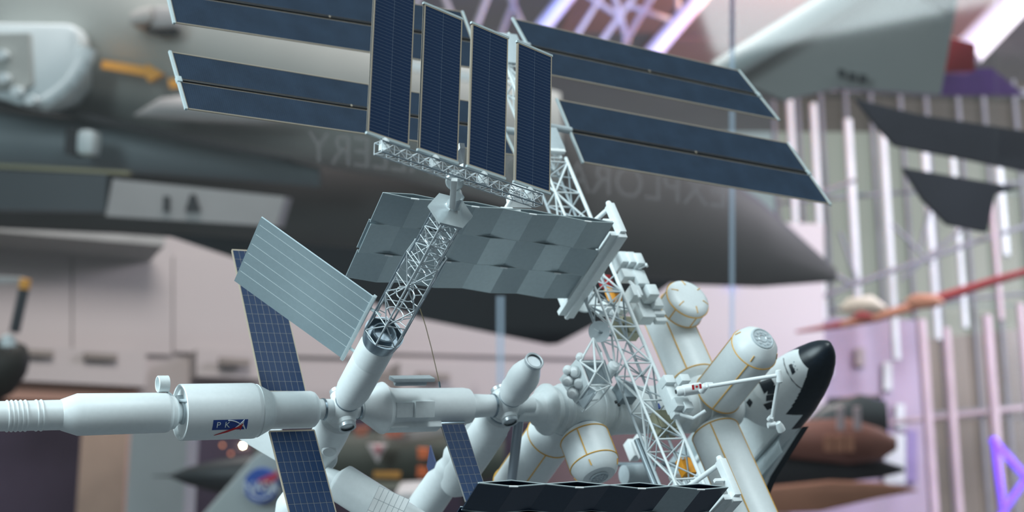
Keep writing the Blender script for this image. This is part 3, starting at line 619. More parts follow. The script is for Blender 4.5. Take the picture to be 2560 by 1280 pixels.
# ---- folding radiators
def RV(a, b, c): return V(a - 1.85, b, c + 2.3)
def radiator(b0, label, mats_=(RAD, RADL)):
    RA = MB().box(RV(25.2, b0, 3.8), A_ * .42, V(0, .42, 0), C_ * 5.5).build('folding_radiator', WHITE, ST, label, bevel=.05)
    MB().box(RV(24.55, b0 - .05, 3.8), A_ * .42, V(0, .22, 0), C_ * 5.4).build('beam_flange', SOFTW, RA)
    for cc in (9.2, -1.6):
        MB().box(RV(25.25, b0 - 1.6, cc), A_ * .30, V(0, 1.6, 0), C_ * .36).build('beam_arm', WHITE, RA, bevel=.04)
    MB().lathe(RV(25.25, b0 - 3.2, 9.2), -B_, [(0, .3), (.35, .22), (.4, 0)], 12).build('arm_tip', WHITE, RA)
    MB().lathe(RV(25.25, b0, -1.8), -C_, [(0, .3), (.35, .2), (.4, 0)], 12).build('arm_tip', WHITE, RA)
    MB().box(RV(24.6, b0 - 1.6, 9.0), A_ * .5, V(0, .12, 0), C_ * .14).build('pin', TIPW, RA)
    rod('brace', RV(25.25, b0 - 3.0, 9.2), RV(24.0, b0 - 3.2, 5.0), .2, WHITE, RA, 8); rod('brace', RV(25.25, b0, 6.5), RV(25.4, b0 - 3.0, 4.6), .2, WHITE, RA, 8)
    wd_ = V(-math.cos(th), 0, math.sin(th)); up = V(-.035, 0, 1); L = 21.7; ns = 8; s = L / ns
    base = RV(24.2, b0, .5)
    for k in range(3):
        for j in range(ns):
            am = .24; z0 = am if (j + k) % 2 else -am; z1 = -z0
            p0 = base + wd_ * (j * s) + up * (k * 3.33) + B_ * (z0 * .5); p1 = base + wd_ * ((j + 1) * s) + up * (k * 3.33) + B_ * (z1 * .5)
            MB().quadslab([p0, p1, p1 + up * 3.27, p0 + up * 3.27], .07).build('radiator_panel', (mats_[1] if j == 1 or (j == 3 and mats_[0] is RAD) else mats_[0]), RA)
            for e0, e1 in ((p0, p1), (p0 + up * 3.27, p1 + up * 3.27)): rod('panel_edge', e0, e1, .05, PALEB, RA, 6)
            o2 = B_ * -.25; q0 = p0 - B_ * z0 + o2; q1 = p1 - B_ * z1 + o2
            MB().quadslab([q0, q1, q1 + up * 3.27, q0 + up * 3.27], .07).build('radiator_panel', mats_[0], RA)
            for e0, e1 in ((q0, q1), (q0 + up * 3.27, q1 + up * 3.27)): rod('panel_edge', e0, e1, .04, PALEB, RA, 6)
            if j % 2 == 0: MB().box(p1 + up * 3.28, wd_ * .35, up * .05, B_ * .05).build('panel_clip', TIPW, RA)
    return RA
radiator(-9.05, 'grey folding radiator of three strips behind the tower')
radiator(16.6, 'dark folding radiator at the bottom right edge of the frame', (RADN, RAD))

# ---- equipment on and around the truss
def bbox(name, x, y, d, ha, hb, hc, m, parent, label=None, bev=.12):
    return MB().box(D(x, y, d), A_ * ha, B_ * hb, C_ * hc).build(name, m, parent, label, bevel=bev)
EQ = bbox('equipment_block', 1606, 775, 1.42, .7, 1.25, .6, SOFTW, ST, 'cluster of white equipment boxes right of the truss', .1)
for x, y, d, s in ((1553, 655, 1.425, (.45, .62, .8)), (1572, 656, 1.425, (.42, .62, .8)), (1591, 658, 1.425, (.4, .62, .75)), (1572, 690, 1.42, (.9, .5, .5)), (1598, 700, 1.42, (.6, .8, .5)), (1624, 735, 1.415, (.55, .6, .7)), (1640, 760, 1.42, (.5, .5, .4)), (1585, 735, 1.41, (.5, .6, .6)), (1646, 785, 1.42, (.6, .25, .3)), (1650, 802, 1.42, (.6, .25, .3))):
    bbox('equipment_box', x, y, d, *s, SOFTW, EQ, None, .14)
MB().lathe(D(1606, 668, 1.42), V(.6, 0, .6), [(-.4, .08), (.3, .08), (.32, .2), (.5, .2), (.5, 0)], 10).build('camera_head', WHITE, EQ)
MB().path([D(1560, 690, 1.42), D(1590, 720, 1.41), D(1600, 745, 1.40)], .15, 8).build('pipe', WHITE, EQ)
ER = bbox('red_box', 1514, 704, 1.432, .55, .55, .35, REDP, ST, 'small red box inside the truss', .06)
EO = bbox('orange_box', 1526, 738, 1.42, .28, .8, .3, ORG, ST, 'small orange box inside the truss under the red box', .05)
bbox('box_lid', 1548, 745, 1.425, .5, .4, .2, ORG, EO, None, .04)
for x, y, d in ((1497, 690, 1.43), (1520, 765, 1.42), (1540, 790, 1.41), (1503, 775, 1.42), (1555, 770, 1.41)): bbox('white_box', x, y, d, .45, .5, .35, WHITE, EQ, None, .08)
MB().lathe(D(1462, 755, 1.435), D(1470, 720, 1.40) - D(1462, 755, 1.435), [(0, 0), (.1, 1.0), (.4, 1.15), (.6, 1.1), (.6, 0)], 36).build('round_cover', SOFTW, EQ)
KB = bbox('khaki_box', 1566, 822, 1.395, .95, .9, .62, KHAKI, ST, 'khaki box in the truss beside the dish', .03)
bbox('lid', 1580, 812, 1.385, .6, .8, .08, mat('khaki_dark', (.20, .19, .12), .6), KB, None, .02)
KB2 = bbox('khaki_box', 1660, 1062, 1.325, 1.0, .95, .7, KHAKI, ST, 'khaki box in the lower truss', .03)
bbox('lid', 1668, 1047, 1.315, .9, .85, .06, mat('khaki_mid', (.34, .32, .22), .6), KB2, None, .02)
YB = bbox('amber_box', 1716, 1168, 1.30, .6, .75, .4, ORG, ST, 'amber box in the truss near the lower radiator', .05)
bbox('white_foot', 1690, 1195, 1.31, .5, .3, .3, TIPW, YB, None, .05)
MB().lathe(D(1704, 1150, 1.30), C_, [(0, .12), (.3, .12), (.3, 0)], 10).build('knob', WHITE, YB)
bbox('blue_patch', 1643, 1016, 1.34, .25, .25, .1, BLUEL, TR, None, .02)
# dish
dn_ = (D(1485, 838, 1.30) - D(1498, 829, 1.335)).normalized(); dc = D(1498, 829, 1.335)
DI = MB().lathe(dc, dn_, [(-.14, 0), (-.10, .5), (.02, .86), (.06, .90), (.05, .86), (-.04, .5), (-.07, 0)], 48).build('dish_antenna', GREYW, ST, 'round pale dish antenna left of the truss')
rod('dish_arm', dc, D(1528, 838, 1.34), .14, GREYM, DI, 8)
rod('feed_strut', dc + dn_ * .02, dc + dn_ * .02 + (D(1485, 822, 1.33) - D(1498, 829, 1.335)), .02, SOFTW, DI, 5)
# gyro truss with domes
GZ = MB().quadslab([D(1447, 893, 1.305), D(1472, 962, 1.295), D(1440, 1008, 1.31), D(1400, 948, 1.32)], .3).build('gyro_truss', SOFTW, ST, 'white box truss with round domes left of the main truss', bevel=.05)
gn = (D(1420, 970, 1.28) - D(1432, 955, 1.305)).normalized()
for x, y, r in ((1438, 930, .45), (1419, 952, .45), (1448, 958, .45), (1432, 983, .45), (1418, 926, .34), (1449, 893, .3)):
    q = D(x, y, 1.303); MB().lathe(q, gn, [(-.3, r * 1.15), (.05, r * 1.1), (.1, r), (.35, r * .9), (.5, r * .6), (.56, 0)], 24).build('gyro_dome', WHITE, GZ)
g = dict(a=D(1450, 905, 1.297), b=D(1508, 905, 1.315), c=D(1527, 963, 1.315), d=D(1472, 965, 1.29), e=D(1441, 1008, 1.305), f=D(1500, 998, 1.32), t=D(1483, 846, 1.315), u=D(1503, 880, 1.33), m=D(1489, 932, 1.29), h=D(1457, 1030, 1.30), k=D(1492, 978, 1.29))
for p, q in ('ab', 'bc', 'cd', 'da', 'de', 'cf', 'ef', 'am', 'bm', 'cm', 'dm', 'at', 'tu', 'ub', 'tb', 'eh', 'hk', 'kd', 'kc', 'tm', 'fh'): rod('gyro_strut', g[p], g[q], .1 if p in 'adt' else .07, SOFTW, GZ)
MB().quadslab([g['a'] + gn * -.9, g['b'] + gn * -.9, g['c'] + gn * -.9, g['d'] + gn * -.9], .1).build('back_plate', GREYM, GZ)
MB().quadslab([g['d'], g['k'], g['h'] + (g['k'] - g['h']) * .15, g['e']], .08).build('side_plate', GREYW, GZ)
MB().quadslab([D(1446, 1001, 1.298), D(1484, 981, 1.288), D(1490, 986, 1.288), D(1458, 1022, 1.296)], .05).build('ladder', GREYW, GZ)
MB().lathe(D(1520, 935, 1.345), C_, [(-1.3, .5), (1.2, .5), (1.4, .3), (1.4, 0)], 20).build('tank', WHITE, GZ)
DB = bbox('dark_box', 1558, 988, 1.36, .75, .8, .9, GREYM, ST, 'dark grey box with round holes behind the truss', .05)
for x, y in ((1540, 1005), (1547, 1012)): MB().lathe(D(x, y, 1.338), B_, [(-.1, .12), (.1, .12), (.1, 0)], 12).build('hole', BLACK, DB)
WBX = bbox('white_bracket', 1582, 1125, 1.45, .45, .9, .5, TIPW, ST, 'bright white bracket below the laboratory', .04); bbox('bracket_half', 1603, 1115, 1.44, .35, 1.0, .6, TIPW, WBX, None, .04)
RB = MB().tube(D(1530, 1161, 1.47), D(1690, 1161, 1.47), .2, 10).build('dark_rod', GREYM, ST, 'dark horizontal rod low behind the truss')
MB().lathe(D(1585, 1186, 1.46), A_, [(-1.2, 0), (-1.1, .9), (1.6, .9), (1.7, 0)], 28).build('grey_tank', GREYW, RB)
# hidden side brackets seen between the upright panels and the radiator
WB1 = MB().prism([D(1283, 478, 1.27), D(1330, 470, 1.28), D(1338, 486, 1.28), D(1328, 520, 1.28), D(1268, 518, 1.27)], V(.2, -.9, 0)).build('white_bracket', TIPW, ST, 'bright white bracket between the boom and the radiator')
MB().tube(D(1264, 521, 1.272), D(1282, 492, 1.27), .16, 8).build('bracket_leg', TIPW, WB1); MB().tube(D(1334, 496, 1.285), D(1345, 478, 1.29), .16, 8).build('bracket_leg', TIPW, WB1)
MB().lathe(D(1266, 524, 1.265), A_, [(-.5, .2), (.5, .2), (.5, 0)], 12).build('bracket_pin', TIPW, WB1); MB().lathe(D(1288, 528, 1.268), A_, [(-.4, .2), (.4, .2), (.4, 0)], 12).build('bracket_pin', TIPW, WB1)
WB2 = MB().prism([D(1143, 382, 1.10), D(1150, 370, 1.10), D(1163, 371, 1.105), D(1160, 412, 1.105), D(1143, 404, 1.10)], V(.1, -.5, 0)).build('white_cover', TIPW, ST, 'bright white cover behind the boom')
MB().box(D(1163, 417, 1.10), BD * .36, UPV * .12, UPN * .2).build('cover_foot', TIPW, WB2, bevel=.04)

# ---- robot arm
AB = bbox('robot_arm', 1676, 990, 1.31, .55, 1.5, .6, SOFTW, ST, 'white jointed robot arm with a red leaf flag on its base', .08)
for x, y, d, s in ((1668, 955, 1.312, (.5, .4, .5)), (1700, 1012, 1.30, (.7, .45, .5)), (1690, 1030, 1.302, (.5, .5, .4)), (1718, 1018, 1.298, (.4, .35, .35)), (1708, 950, 1.305, (.45, .35, .4))): bbox('base_block', x, y, d, *s, SOFTW, AB, None, .1)
p0, p1 = D(1692, 979, 1.292), D(1756, 969, 1.296)
MB().lathe(p0, p1 - p0, [(-.05, 0), (-.05, .3), (.1, .40), (.5, .42), (.55, .47), (2.0, .47), (2.1, .4), (2.2, 0)], 32).build('shoulder', WHITE, AB)
MB().lathe(p0, p1 - p0, [(-.12, 0), (-.12, .17), (.05, .17), (.05, 0)], 20).build('lens', BLACK, AB)
fd = (p1 - p0).normalized(); fu = (D(1740, 955, 1.293) - D(1742, 972, 1.293)); fu = (fu - fd * fu.dot(fd)).normalized(); fn = (CAML - D(1740, 968, 1.29)).normalized()
fc = D(1742, 967, 1.278)
MB().box(fc, fd * .40, fu * .20, fn * .01).build('flag', WHITE, AB, 'small red and white leaf flag')
for s in (-.31, .31): MB().box(fc + fd * s, fd * .095, fu * .2, fn * .02).build('flag_bar', REDP, AB)
lf = [(0, .14), (.04, .07), (.10, .09), (.08, 0), (.10, -.05), (.02, -.06), (0, -.14), (-.02, -.06), (-.10, -.05), (-.08, 0), (-.10, .09), (-.04, .07)]
MB().prism([fc + fd * x * 1.1 + fu * y + fn * .01 for x, y in lf], fn * .015).build('flag_leaf', REDP, AB)
MB().lathe(D(1758, 972, 1.29), C_, [(-.35, 0), (-.3, .28), (.4, .28), (.5, .2), (.5, 0)], 20).build('shoulder_joint', WHITE, AB); MB().lathe(D(1772, 963, 1.29), A_, [(-.3, 0), (-.3, .24), (.3, .24), (.3, 0)], 20).build('shoulder_joint', WHITE, AB)
MB().tube(D(1772, 966, 1.285), D(1940, 939, 1.285), .17, 16).build('upper_boom', WHITE, AB)
e0, e1 = D(1946, 927, 1.285), D(1949, 956, 1.285)
MB().lathe(e0, e1 - e0, [(-.1, 0), (-.05, .22), (.1, .26), (.9, .26), (1.0, .18), (1.0, 0)], 20).build('elbow_joint', WHITE, AB)
MB().tube(D(1946, 952, 1.288), D(1929, 1052, 1.30), .16, 16).build('fore_boom', WHITE, AB)
h0 = D(1928, 1062, 1.30); MB().lathe(h0, fd, [(-.3, 0), (-.3, .24), (.35, .24), (.4, 0)], 16).build('wrist_joint', WHITE, AB); MB().lathe(D(1925, 1046, 1.298), C_, [(-.2, 0), (-.2, .2), (.2, .2), (.2, 0)], 16).build('wrist_joint', WHITE, AB)
MB().lathe(D(1948, 1064, 1.30), D(1956, 1080, 1.302) - D(1948, 1064, 1.30), [(-.35, .1), (-.3, .24), (.1, .34), (.5, .34), (.6, .22), (.6, 0)], 20).build('hand_tool', SOFTW, AB); MB().tube(D(1936, 1058, 1.30), D(1950, 1070, 1.30), .1, 8).build('hand_link', SOFTW, AB)
MB().path([D(1700, 1036, 1.298), D(1734, 1046, 1.296), D(1764, 1027, 1.294)], .15, 10).build('small_arm', WHITE, AB)

# ================================================================== shuttle docked at the forward node
SH = empty('space_shuttle'); SH.matrix_world = SM @ Matrix.Translation(V(43.0, 0, -6))
tag(SH, 'white and black space shuttle docked nose up at the right end of the station', 'shuttle')
SHI = Matrix.Translation(-V(43.0, 0, -6))
def sh(o): o.matrix_parent_inverse = SHI; return o
NOSE = 8.35; AREF = 42.95
tab = [(0, .04, .04, .04), (.10, .34, .32, .30), (.35, .66, .62, .60), (.8, 1.02, 1.0, .95), (1.5, 1.38, 1.45, 1.3), (2.6, 1.78, 2.05, 1.7), (3.8, 2.1, 2.65, 2.0), (5.0, 2.32, 3.25, 2.2), (6.0, 2.45, 3.85, 2.32), (6.8, 2.55, 4.2, 2.4), (7.6, 2.6, 4.3, 2.45), (9.4, 2.65, 4.35, 2.5)]
def tabi(s):
    for p, q in zip(tab, tab[1:]):
        if s <= q[0]: t = (s - p[0]) / (q[0] - p[0]); return [x + (y - x) * t for x, y in zip(p, q)][1:]
    return tab[-1][1:]
def sect(s, n=176, clip=None, grow=0.0):
    w, tp_, bt = tabi(s); out = []
    for i in range(n):
        q = 2 * math.pi * i / n; cb, ca = math.cos(q), math.sin(q)
        e = .62 if ca > 0 else .86                                   # flatter belly towards +a
        bb = math.copysign(abs(cb) ** (e if ca > 0 else .9), cb) * (w + grow); aa = math.copysign(abs(ca) ** e, ca) * ((bt if ca > 0 else tp_) + grow)
        if clip is not None and aa < clip: aa = clip
        out.append(V(AREF + aa, bb, NOSE - s))
    return out
ss = [0, .05, .12, .25, .4, .6, .9] + [1.1 + .11 * i for i in range(76)]
b_ = MB().loft([sect(s) for s in ss])
FB = b_.build('forward_fuselage', [WHITE, TILE], SH, sharp=40); sh(FB)
for pl in FB.data.polygons:
    c = pl.center; s = NOSE - c.z; aa = c.x - AREF
    if s < 2.2 or (s < 7.2 and aa > -1.5) or aa > .35: pl.material_index = 1
ss2 = [9.3 + .5 * i for i in range(40)]
AFB = MB().loft([sect(9.4 + 0 * s, clip=-.6) if False else [Vector((p.x, p.y, NOSE - s)) for p in sect(9.4, clip=-.7)] for s in ss2]).build('payload_fuselage', [SOFTW, TILE], SH, sharp=40); sh(AFB)
for pl in AFB.data.polygons:
    if pl.center.x - AREF > 1.35: pl.material_index = 1
# wing glove, bay sills and the open bay
for s in (1, -1):
    sh(MB().prism([V(AREF + 1.2, s * 2.4, NOSE - 9.5), V(AREF + 1.2, s * 3.4, NOSE - 16), V(AREF + 1.2, s * 6.2, NOSE - 24), V(AREF + 1.2, s * 2.4, NOSE - 27)], V(.75, 0, 0)).build('wing_root', [SOFTW], SH, bevel=.06))
    sh(MB().prism([V(AREF + 1.75, s * 2.4, NOSE - 9.3), V(AREF + 1.75, s * 3.5, NOSE - 16), V(AREF + 1.75, s * 6.3, NOSE - 24), V(AREF + 1.75, s * 2.4, NOSE - 27)], V(.7, 0, 0)).build('wing_tiles', [TILE], SH))
    sh(MB().box(V(AREF - .8, s * 2.45, NOSE - 19), V(.25, 0, 0), V(0, .2, 0), V(0, 0, 9.6)).build('bay_sill', SOFTW, SH, bevel=.05))
    arcd = []
    for i in range(9):
        q = math.radians(-10 + 95 * i / 8); arcd.append((AREF - .6 - 1.9 * math.sin(q) * .55 + .4, s * (2.6 + 2.2 * (1 - math.cos(q)))))
    pr = [V(a, b, NOSE - 10) for a, b in arcd] + [V(a + .08, b, NOSE - 10) for a, b in arcd[::-1]]
    sh(MB().prism(pr, V(0, 0, -16)).build('bay_door', RADL, SH))
sh(MB().box(V(AREF + .1, 0, NOSE - 19), V(.1, 0, 0), V(0, 2.2, 0), V(0, 0, 9.4)).build('bay_liner', SOFTW, SH))
# docking tower in the bay
DT = sh(MB().lathe(V(39.6, 0, CC), A_, [(0, 1.0), (.5, 1.15), (1.2, 1.25), (1.5, 1.5), (2.4, 1.6), (4.4, 1.6), (4.6, 0)], 40).build('docking_tower', SOFTW, SH))
for x in (-2.0, -1.2, -.4, .4, 1.2, 2.0):
    rod('docking_strut', V(41.2, x * .5, CC + .9), V(43.6, x * 1.1, CC + 1.7), .1, SOFTW, DT); rod('docking_strut', V(41.2, x * .5 + .4, CC + .9), V(43.6, x * 1.1 - .5, CC - 1.9), .09, SOFTW, DT)
# windows, hatches and lines laid on the skin
from mathutils.bvhtree import BVHTree
FBV = BVHTree.FromPolygons([v.co.copy() for v in FB.data.vertices], [list(p.vertices) for p in FB.data.polygons])
def decal(name, pts, m, lift=.03, label=None, n=8):
    if len(pts) == 5: pts = [pts[0], pts[1], pts[2], pts[3]]
    A, B, C, E_ = [Vector(p) for p in pts]; vs = []
    for i in range(n + 1):
        for j in range(n + 1):
            p = (A + (B - A) * (i / n)) * (1 - j / n) + (E_ + (C - E_) * (i / n)) * (j / n)
            r = (D(p.x, p.y, 1.0) - CAML).normalized(); h = FBV.ray_cast(CAML, r)
            if h[0] is None: return
            vs.append(h[0] + (h[1] if h[1].dot(r) < 0 else -h[1]) * lift)
    k = n + 1
    return sh(MB().add(vs, [[i * k + j, i * k + j + 1, (i + 1) * k + j + 1, (i + 1) * k + j] for i in range(n) for j in range(n)]).build(name, m, SH, label, sharp=80))
def decal_line(name, pts, m, r=.05):
    P = []
    for x, y in pts:
        d = (D(x, y, 1.0) - CAML).normalized(); h = FBV.ray_cast(CAML, d)
        if h[0] is not None: P.append(h[0])
    if len(P) > 1: sh(MB().path(P, r, 6).build(name, m, SH))
decal('cabin_window', [(1897, 956), (1928, 945), (1937, 960), (1911, 985)], TILE)
decal('cabin_window', [(1921, 968), (1939, 962), (1941, 984), (1918, 986)], TILE)
decal('cabin_window', [(1916, 988), (1938, 985), (1935, 1000), (1915, 1003)], TILE)
decal('cabin_window', [(1908, 1011), (1930, 1003), (1932, 1019), (1918, 1025)], TILE)
decal('aft_window', [(1866, 1006), (1874, 996), (1882, 1006), (1875, 1019)], TILE)
decal('thruster_hatch', [(1972, 913), (1979, 909), (1989, 930), (1981, 937)], TILE)
decal('thruster_hatch', [(1966, 917), (1971, 914), (1980, 936), (1976, 939)], WHITE, .02)
decal_line('panel_seam', [(1959, 896), (1961, 910), (1968, 930), (1980, 950), (1994, 965), (2008, 974)], TILE)
for x, y in ((1985, 905), (1988, 915), (1993, 924), (1986, 922), (1982, 912)): decal('thruster_dot', [(x - 1.5, y - 1.5), (x + 1.5, y - 1.5), (x + 1.5, y + 1.5), (x - 1.5, y + 1.5)], GREYM, .02)

# ---- post that carries the station
PT = MB().tube(SM @ D(1298, 1040, 1.335), PX(1273, 1260, 1.355), .0042, 20).tube(PX(1273, 1260, 1.355), Vector((PX(1273, 1260, 1.355).x, PX(1273, 1260, 1.355).y, 1.21)), .0042, 20).build('display_post', mat('post_grey', (.33, .37, .42), .35, metal=.4))
tag(PT, 'slim grey post holding the station from below', 'post')
pb = PX(1273, 1260, 1.355)
MB().lathe(Vector((pb.x, pb.y, 1.2)), (0, 0, 1), [(0, .06), (.012, .06), (.02, .01), (.02, 0)], 32).build('foot_disc', MATS['post_grey'], PT)

# ================================================================== glass case
GC = empty('glass_case', (0.35, 1.9, 1.2)); tag(GC, 'clear glass display case panes behind the station with reversed lettering', 'glass case')
def keep(o):
    o.parent = GC; o.matrix_parent_inverse = Matrix.Translation(-Vector((0.35, 1.9, 1.2))); return o
GD = 2.5
def pane(x0, x1, y0=-250, y1=1500, d0=GD, d1=GD, th=.006, m=None, name='glass_pane'):
    pts = [PY(x0, y0, d0), PY(x1, y0, d1), PY(x1, y1, d1), PY(x0, y1, d0)]
    return keep(MB().prism(pts, Vector((0, th, 0))).build(name, m or CASE))
pane(-900, 1824); pane(1838, 2488); pane(2496, 3300, d0=GD, d1=1.9)
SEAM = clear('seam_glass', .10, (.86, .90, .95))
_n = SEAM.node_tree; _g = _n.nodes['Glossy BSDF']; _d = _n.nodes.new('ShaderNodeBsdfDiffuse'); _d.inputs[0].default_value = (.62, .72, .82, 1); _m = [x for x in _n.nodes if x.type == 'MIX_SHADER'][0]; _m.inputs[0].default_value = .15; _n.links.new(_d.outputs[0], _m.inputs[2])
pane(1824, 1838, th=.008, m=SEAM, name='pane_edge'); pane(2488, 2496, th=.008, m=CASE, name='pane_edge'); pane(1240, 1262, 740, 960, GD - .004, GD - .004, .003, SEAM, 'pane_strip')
LT = bpy.data.materials.new('frosted_lettering'); LT.use_nodes = True; nt = LT.node_tree; nt.nodes.clear()
o_ = nt.nodes.new('ShaderNodeOutputMaterial'); mx = nt.nodes.new('ShaderNodeMixShader'); t_ = nt.nodes.new('ShaderNodeBsdfTransparent'); g_ = nt.nodes.new('ShaderNodeBsdfTranslucent')
g_.inputs[0].default_value = (.8, .8, .8, 1); mx.inputs[0].default_value = .26
nt.links.new(t_.outputs[0], mx.inputs[1]); nt.links.new(g_.outputs[0], mx.inputs[2]); nt.links.new(mx.outputs[0], o_.inputs[0])
me = text_mesh('EXPLORATION GALLERY', 1.0)
wd0 = max(v.co.x for v in me.vertices) - min(v.co.x for v in me.vertices); k = (1815 - 770) / wd0
for v in me.vertices:
    x = 1294 - v.co.x * k; y = 428 + .112 * (x - 1294) - v.co.y * 112; v.co = PY(x, y, GD - .006)
me.materials.append(LT); lt = keep(obj('reversed_lettering', me)); lt['label'] = 'faint grey reversed lettering EXPLORATION GALLERY'
pl = MB().box((0.35, 1.5, .6), (1.6, 0, 0), (0, 1.0, 0), (0, 0, .6)).build('display_plinth', mat('plinth_grey', (.10, .11, .12), .6), None, bevel=.01)
tag(pl, 'dark grey plinth under the display case, below the frame', 'plinth')

# ================================================================== aircraft and things in the hall, far out of focus
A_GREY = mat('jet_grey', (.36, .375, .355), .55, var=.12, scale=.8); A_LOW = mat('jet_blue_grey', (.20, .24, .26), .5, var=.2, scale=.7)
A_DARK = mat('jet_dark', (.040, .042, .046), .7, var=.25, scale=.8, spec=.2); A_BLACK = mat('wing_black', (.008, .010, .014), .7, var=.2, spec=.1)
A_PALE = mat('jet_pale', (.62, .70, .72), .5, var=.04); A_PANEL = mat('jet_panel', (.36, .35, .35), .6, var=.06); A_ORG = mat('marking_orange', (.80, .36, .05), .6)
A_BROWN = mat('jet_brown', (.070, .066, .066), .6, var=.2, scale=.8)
def body(name, secs, m, parent=None, n=40, depth=.8, sharp=50):   # secs: x, top y, bottom y, distance; round in depth
    rings = []
    for x, y0, y1, d in secs:
        c = PX(x, (y0 + y1) / 2, d); h = (y1 - y0) / 2 * d / F; w = h * depth
        rings.append([c + DOWN * (h * math.sin(2 * math.pi * i / n)) + FWD * (w * math.cos(2 * math.pi * i / n)) for i in range(n)])
    return MB().loft(rings).build(name, m, parent, sharp=sharp)
def slab(name, pts, d, th, m, parent=None, bevel=0):
    P = [PX(x, y, dd) for (x, y), dd in zip(pts, d if isinstance(d, (list, tuple)) else [d] * len(pts))]
    return MB().prism(P, FWD * th).build(name, m, parent, bevel=bevel)
def top(o, name, label, cat, group=None):
    e = empty(name, o.data.vertices[0].co); 
    return e
def root(name, x, y, d, label, cat):
    e = empty(name, PX(x, y, d)); tag(e, label, cat); return e
def under(e, *objs):
    inv = Matrix.Translation(-e.location)
    for o in objs: o.parent = e; o.matrix_parent_inverse = inv
# --- large grey jet
J = root('grey_jet', 600, 600, 10, 'huge blurred grey jet hanging across the upper left behind the station', 'aircraft')
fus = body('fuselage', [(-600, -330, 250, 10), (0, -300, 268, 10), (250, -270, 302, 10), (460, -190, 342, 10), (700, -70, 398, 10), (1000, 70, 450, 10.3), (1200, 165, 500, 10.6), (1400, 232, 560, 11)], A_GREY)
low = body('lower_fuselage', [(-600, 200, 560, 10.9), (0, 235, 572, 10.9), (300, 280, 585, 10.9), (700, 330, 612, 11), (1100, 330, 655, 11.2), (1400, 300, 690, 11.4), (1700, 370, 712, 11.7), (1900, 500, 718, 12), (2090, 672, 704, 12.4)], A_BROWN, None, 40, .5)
blu = body('wing_root', [(-600, 250, 420, 9.9), (0, 275, 425, 9.9), (300, 310, 432, 9.9), (600, 372, 452, 10), (800, 420, 470, 10.2)], A_LOW)
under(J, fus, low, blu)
dk = slab('dark_panel', [(-300, 415), (268, 436), (262, 530), (-300, 520)], 9.3, .3, mat('panel_navy', (.035, .045, .055), .5), None); pn = slab('light_panel', [(282, 447), (712, 492), (690, 566), (264, 540)], 9.25, .3, A_PANEL)
st = slab('yellow_stripe', [(-200, 398), (320, 428), (320, 436), (-200, 410)], 9.3, .1, mat('stripe_olive', (.26, .25, .15), .6)); crease = slab('dark_seam', [(-50, 245), (120, 262), (460, 335), (720, 392), (720, 402), (460, 352), (120, 280), (-50, 262)], 9.55, .2, A_DARK)
under(J, dk, pn, st, crease)
for x, y, w, h, e_ in ((408, 490, 14, 38, 0), (476, 485, 10, 42, 14)):
    under(J, slab('panel_mark', [(x, y), (x + w, y), (x + w + e_, y + h), (x - e_, y + h)], 9.22, .05, A_DARK))
intake = slab('pale_intake', [(-60, 55), (175, 58), (192, 80), (192, 150), (180, 205), (150, 245), (100, 268), (40, 262), (-60, 230)], 9.2, .45, A_PALE, None, .04)
ring = MB().path([PX(220 - 4 * k * k * .9 - 6 * k, 120 + 33 * k - k * k, 9.25) for k in range(6)], 24 * 9.25 / F, 12).build('intake_ring', A_PALE)
plate = slab('grey_plate', [(-60, 85), (72, 82), (78, 210), (60, 222), (-60, 222)], 9.15, .1, A_GREY)
under(J, intake, ring, plate)
for x, y in ((5, 137), (10, 195), (42, 228), (78, 250)): under(J, MB().lathe(PX(x, y, 9.1), -FWD, [(-.05, .03), (.03, .03), (.03, 0)], 12).build('rivet', A_PALE))
arrow = slab('orange_arrow', [(255, 150), (365, 166), (366, 158), (408, 184), (372, 205), (364, 190), (252, 170)], 9.35, .08, A_ORG); dot = slab('orange_mark', [(420, 196), (446, 198), (448, 218), (424, 220)], 9.35, .08, A_ORG)
fin = slab('pale_box', [(322, 28), (380, 12), (378, 55), (322, 64)], 9.2, .3, mat('box_pale', (.46, .44, .42), .6), None, .03); fin2 = slab('grey_box', [(380, 14), (432, 18), (438, 68), (372, 72)], 9.25, .3, A_PANEL, None, .03); shd = slab('box_shadow', [(360, 72), (440, 68), (430, 84), (385, 84)], 9.3, .1, A_DARK)  # last dark slab stands in for the shadow under the boxes
ov = body('fairing', [(335, 286, 290, 9.4), (400, 245, 296, 9.35), (500, 235, 304, 9.35), (650, 262, 310, 9.4), (780, 300, 304, 9.5)], A_PANEL); sq = slab('white_hatch', [(190, 322), (236, 324), (232, 388), (186, 386)], 9.35, .2, A_PALE, None, .04); sq2 = slab('dark_hatch', [(164, 318), (190, 320), (184, 388), (160, 385)], 9.35, .2, A_DARK)
wing_ = slab('black_wing', [(395, 582), (640, 600), (1100, 640), (1560, 700), (1690, 700), (1560, 792), (1480, 815), (1395, 860), (1370, 862), (1050, 797), (600, 650)], 9.4, .35, A_BLACK)
wlow = slab('white_band', [(1020, 150), (1190, 184), (1190, 206), (1020, 172)], 9.6, .05, A_PALE)
under(J, arrow, dot, fin, fin2, shd, ov, sq, sq2, wing_, wlow)
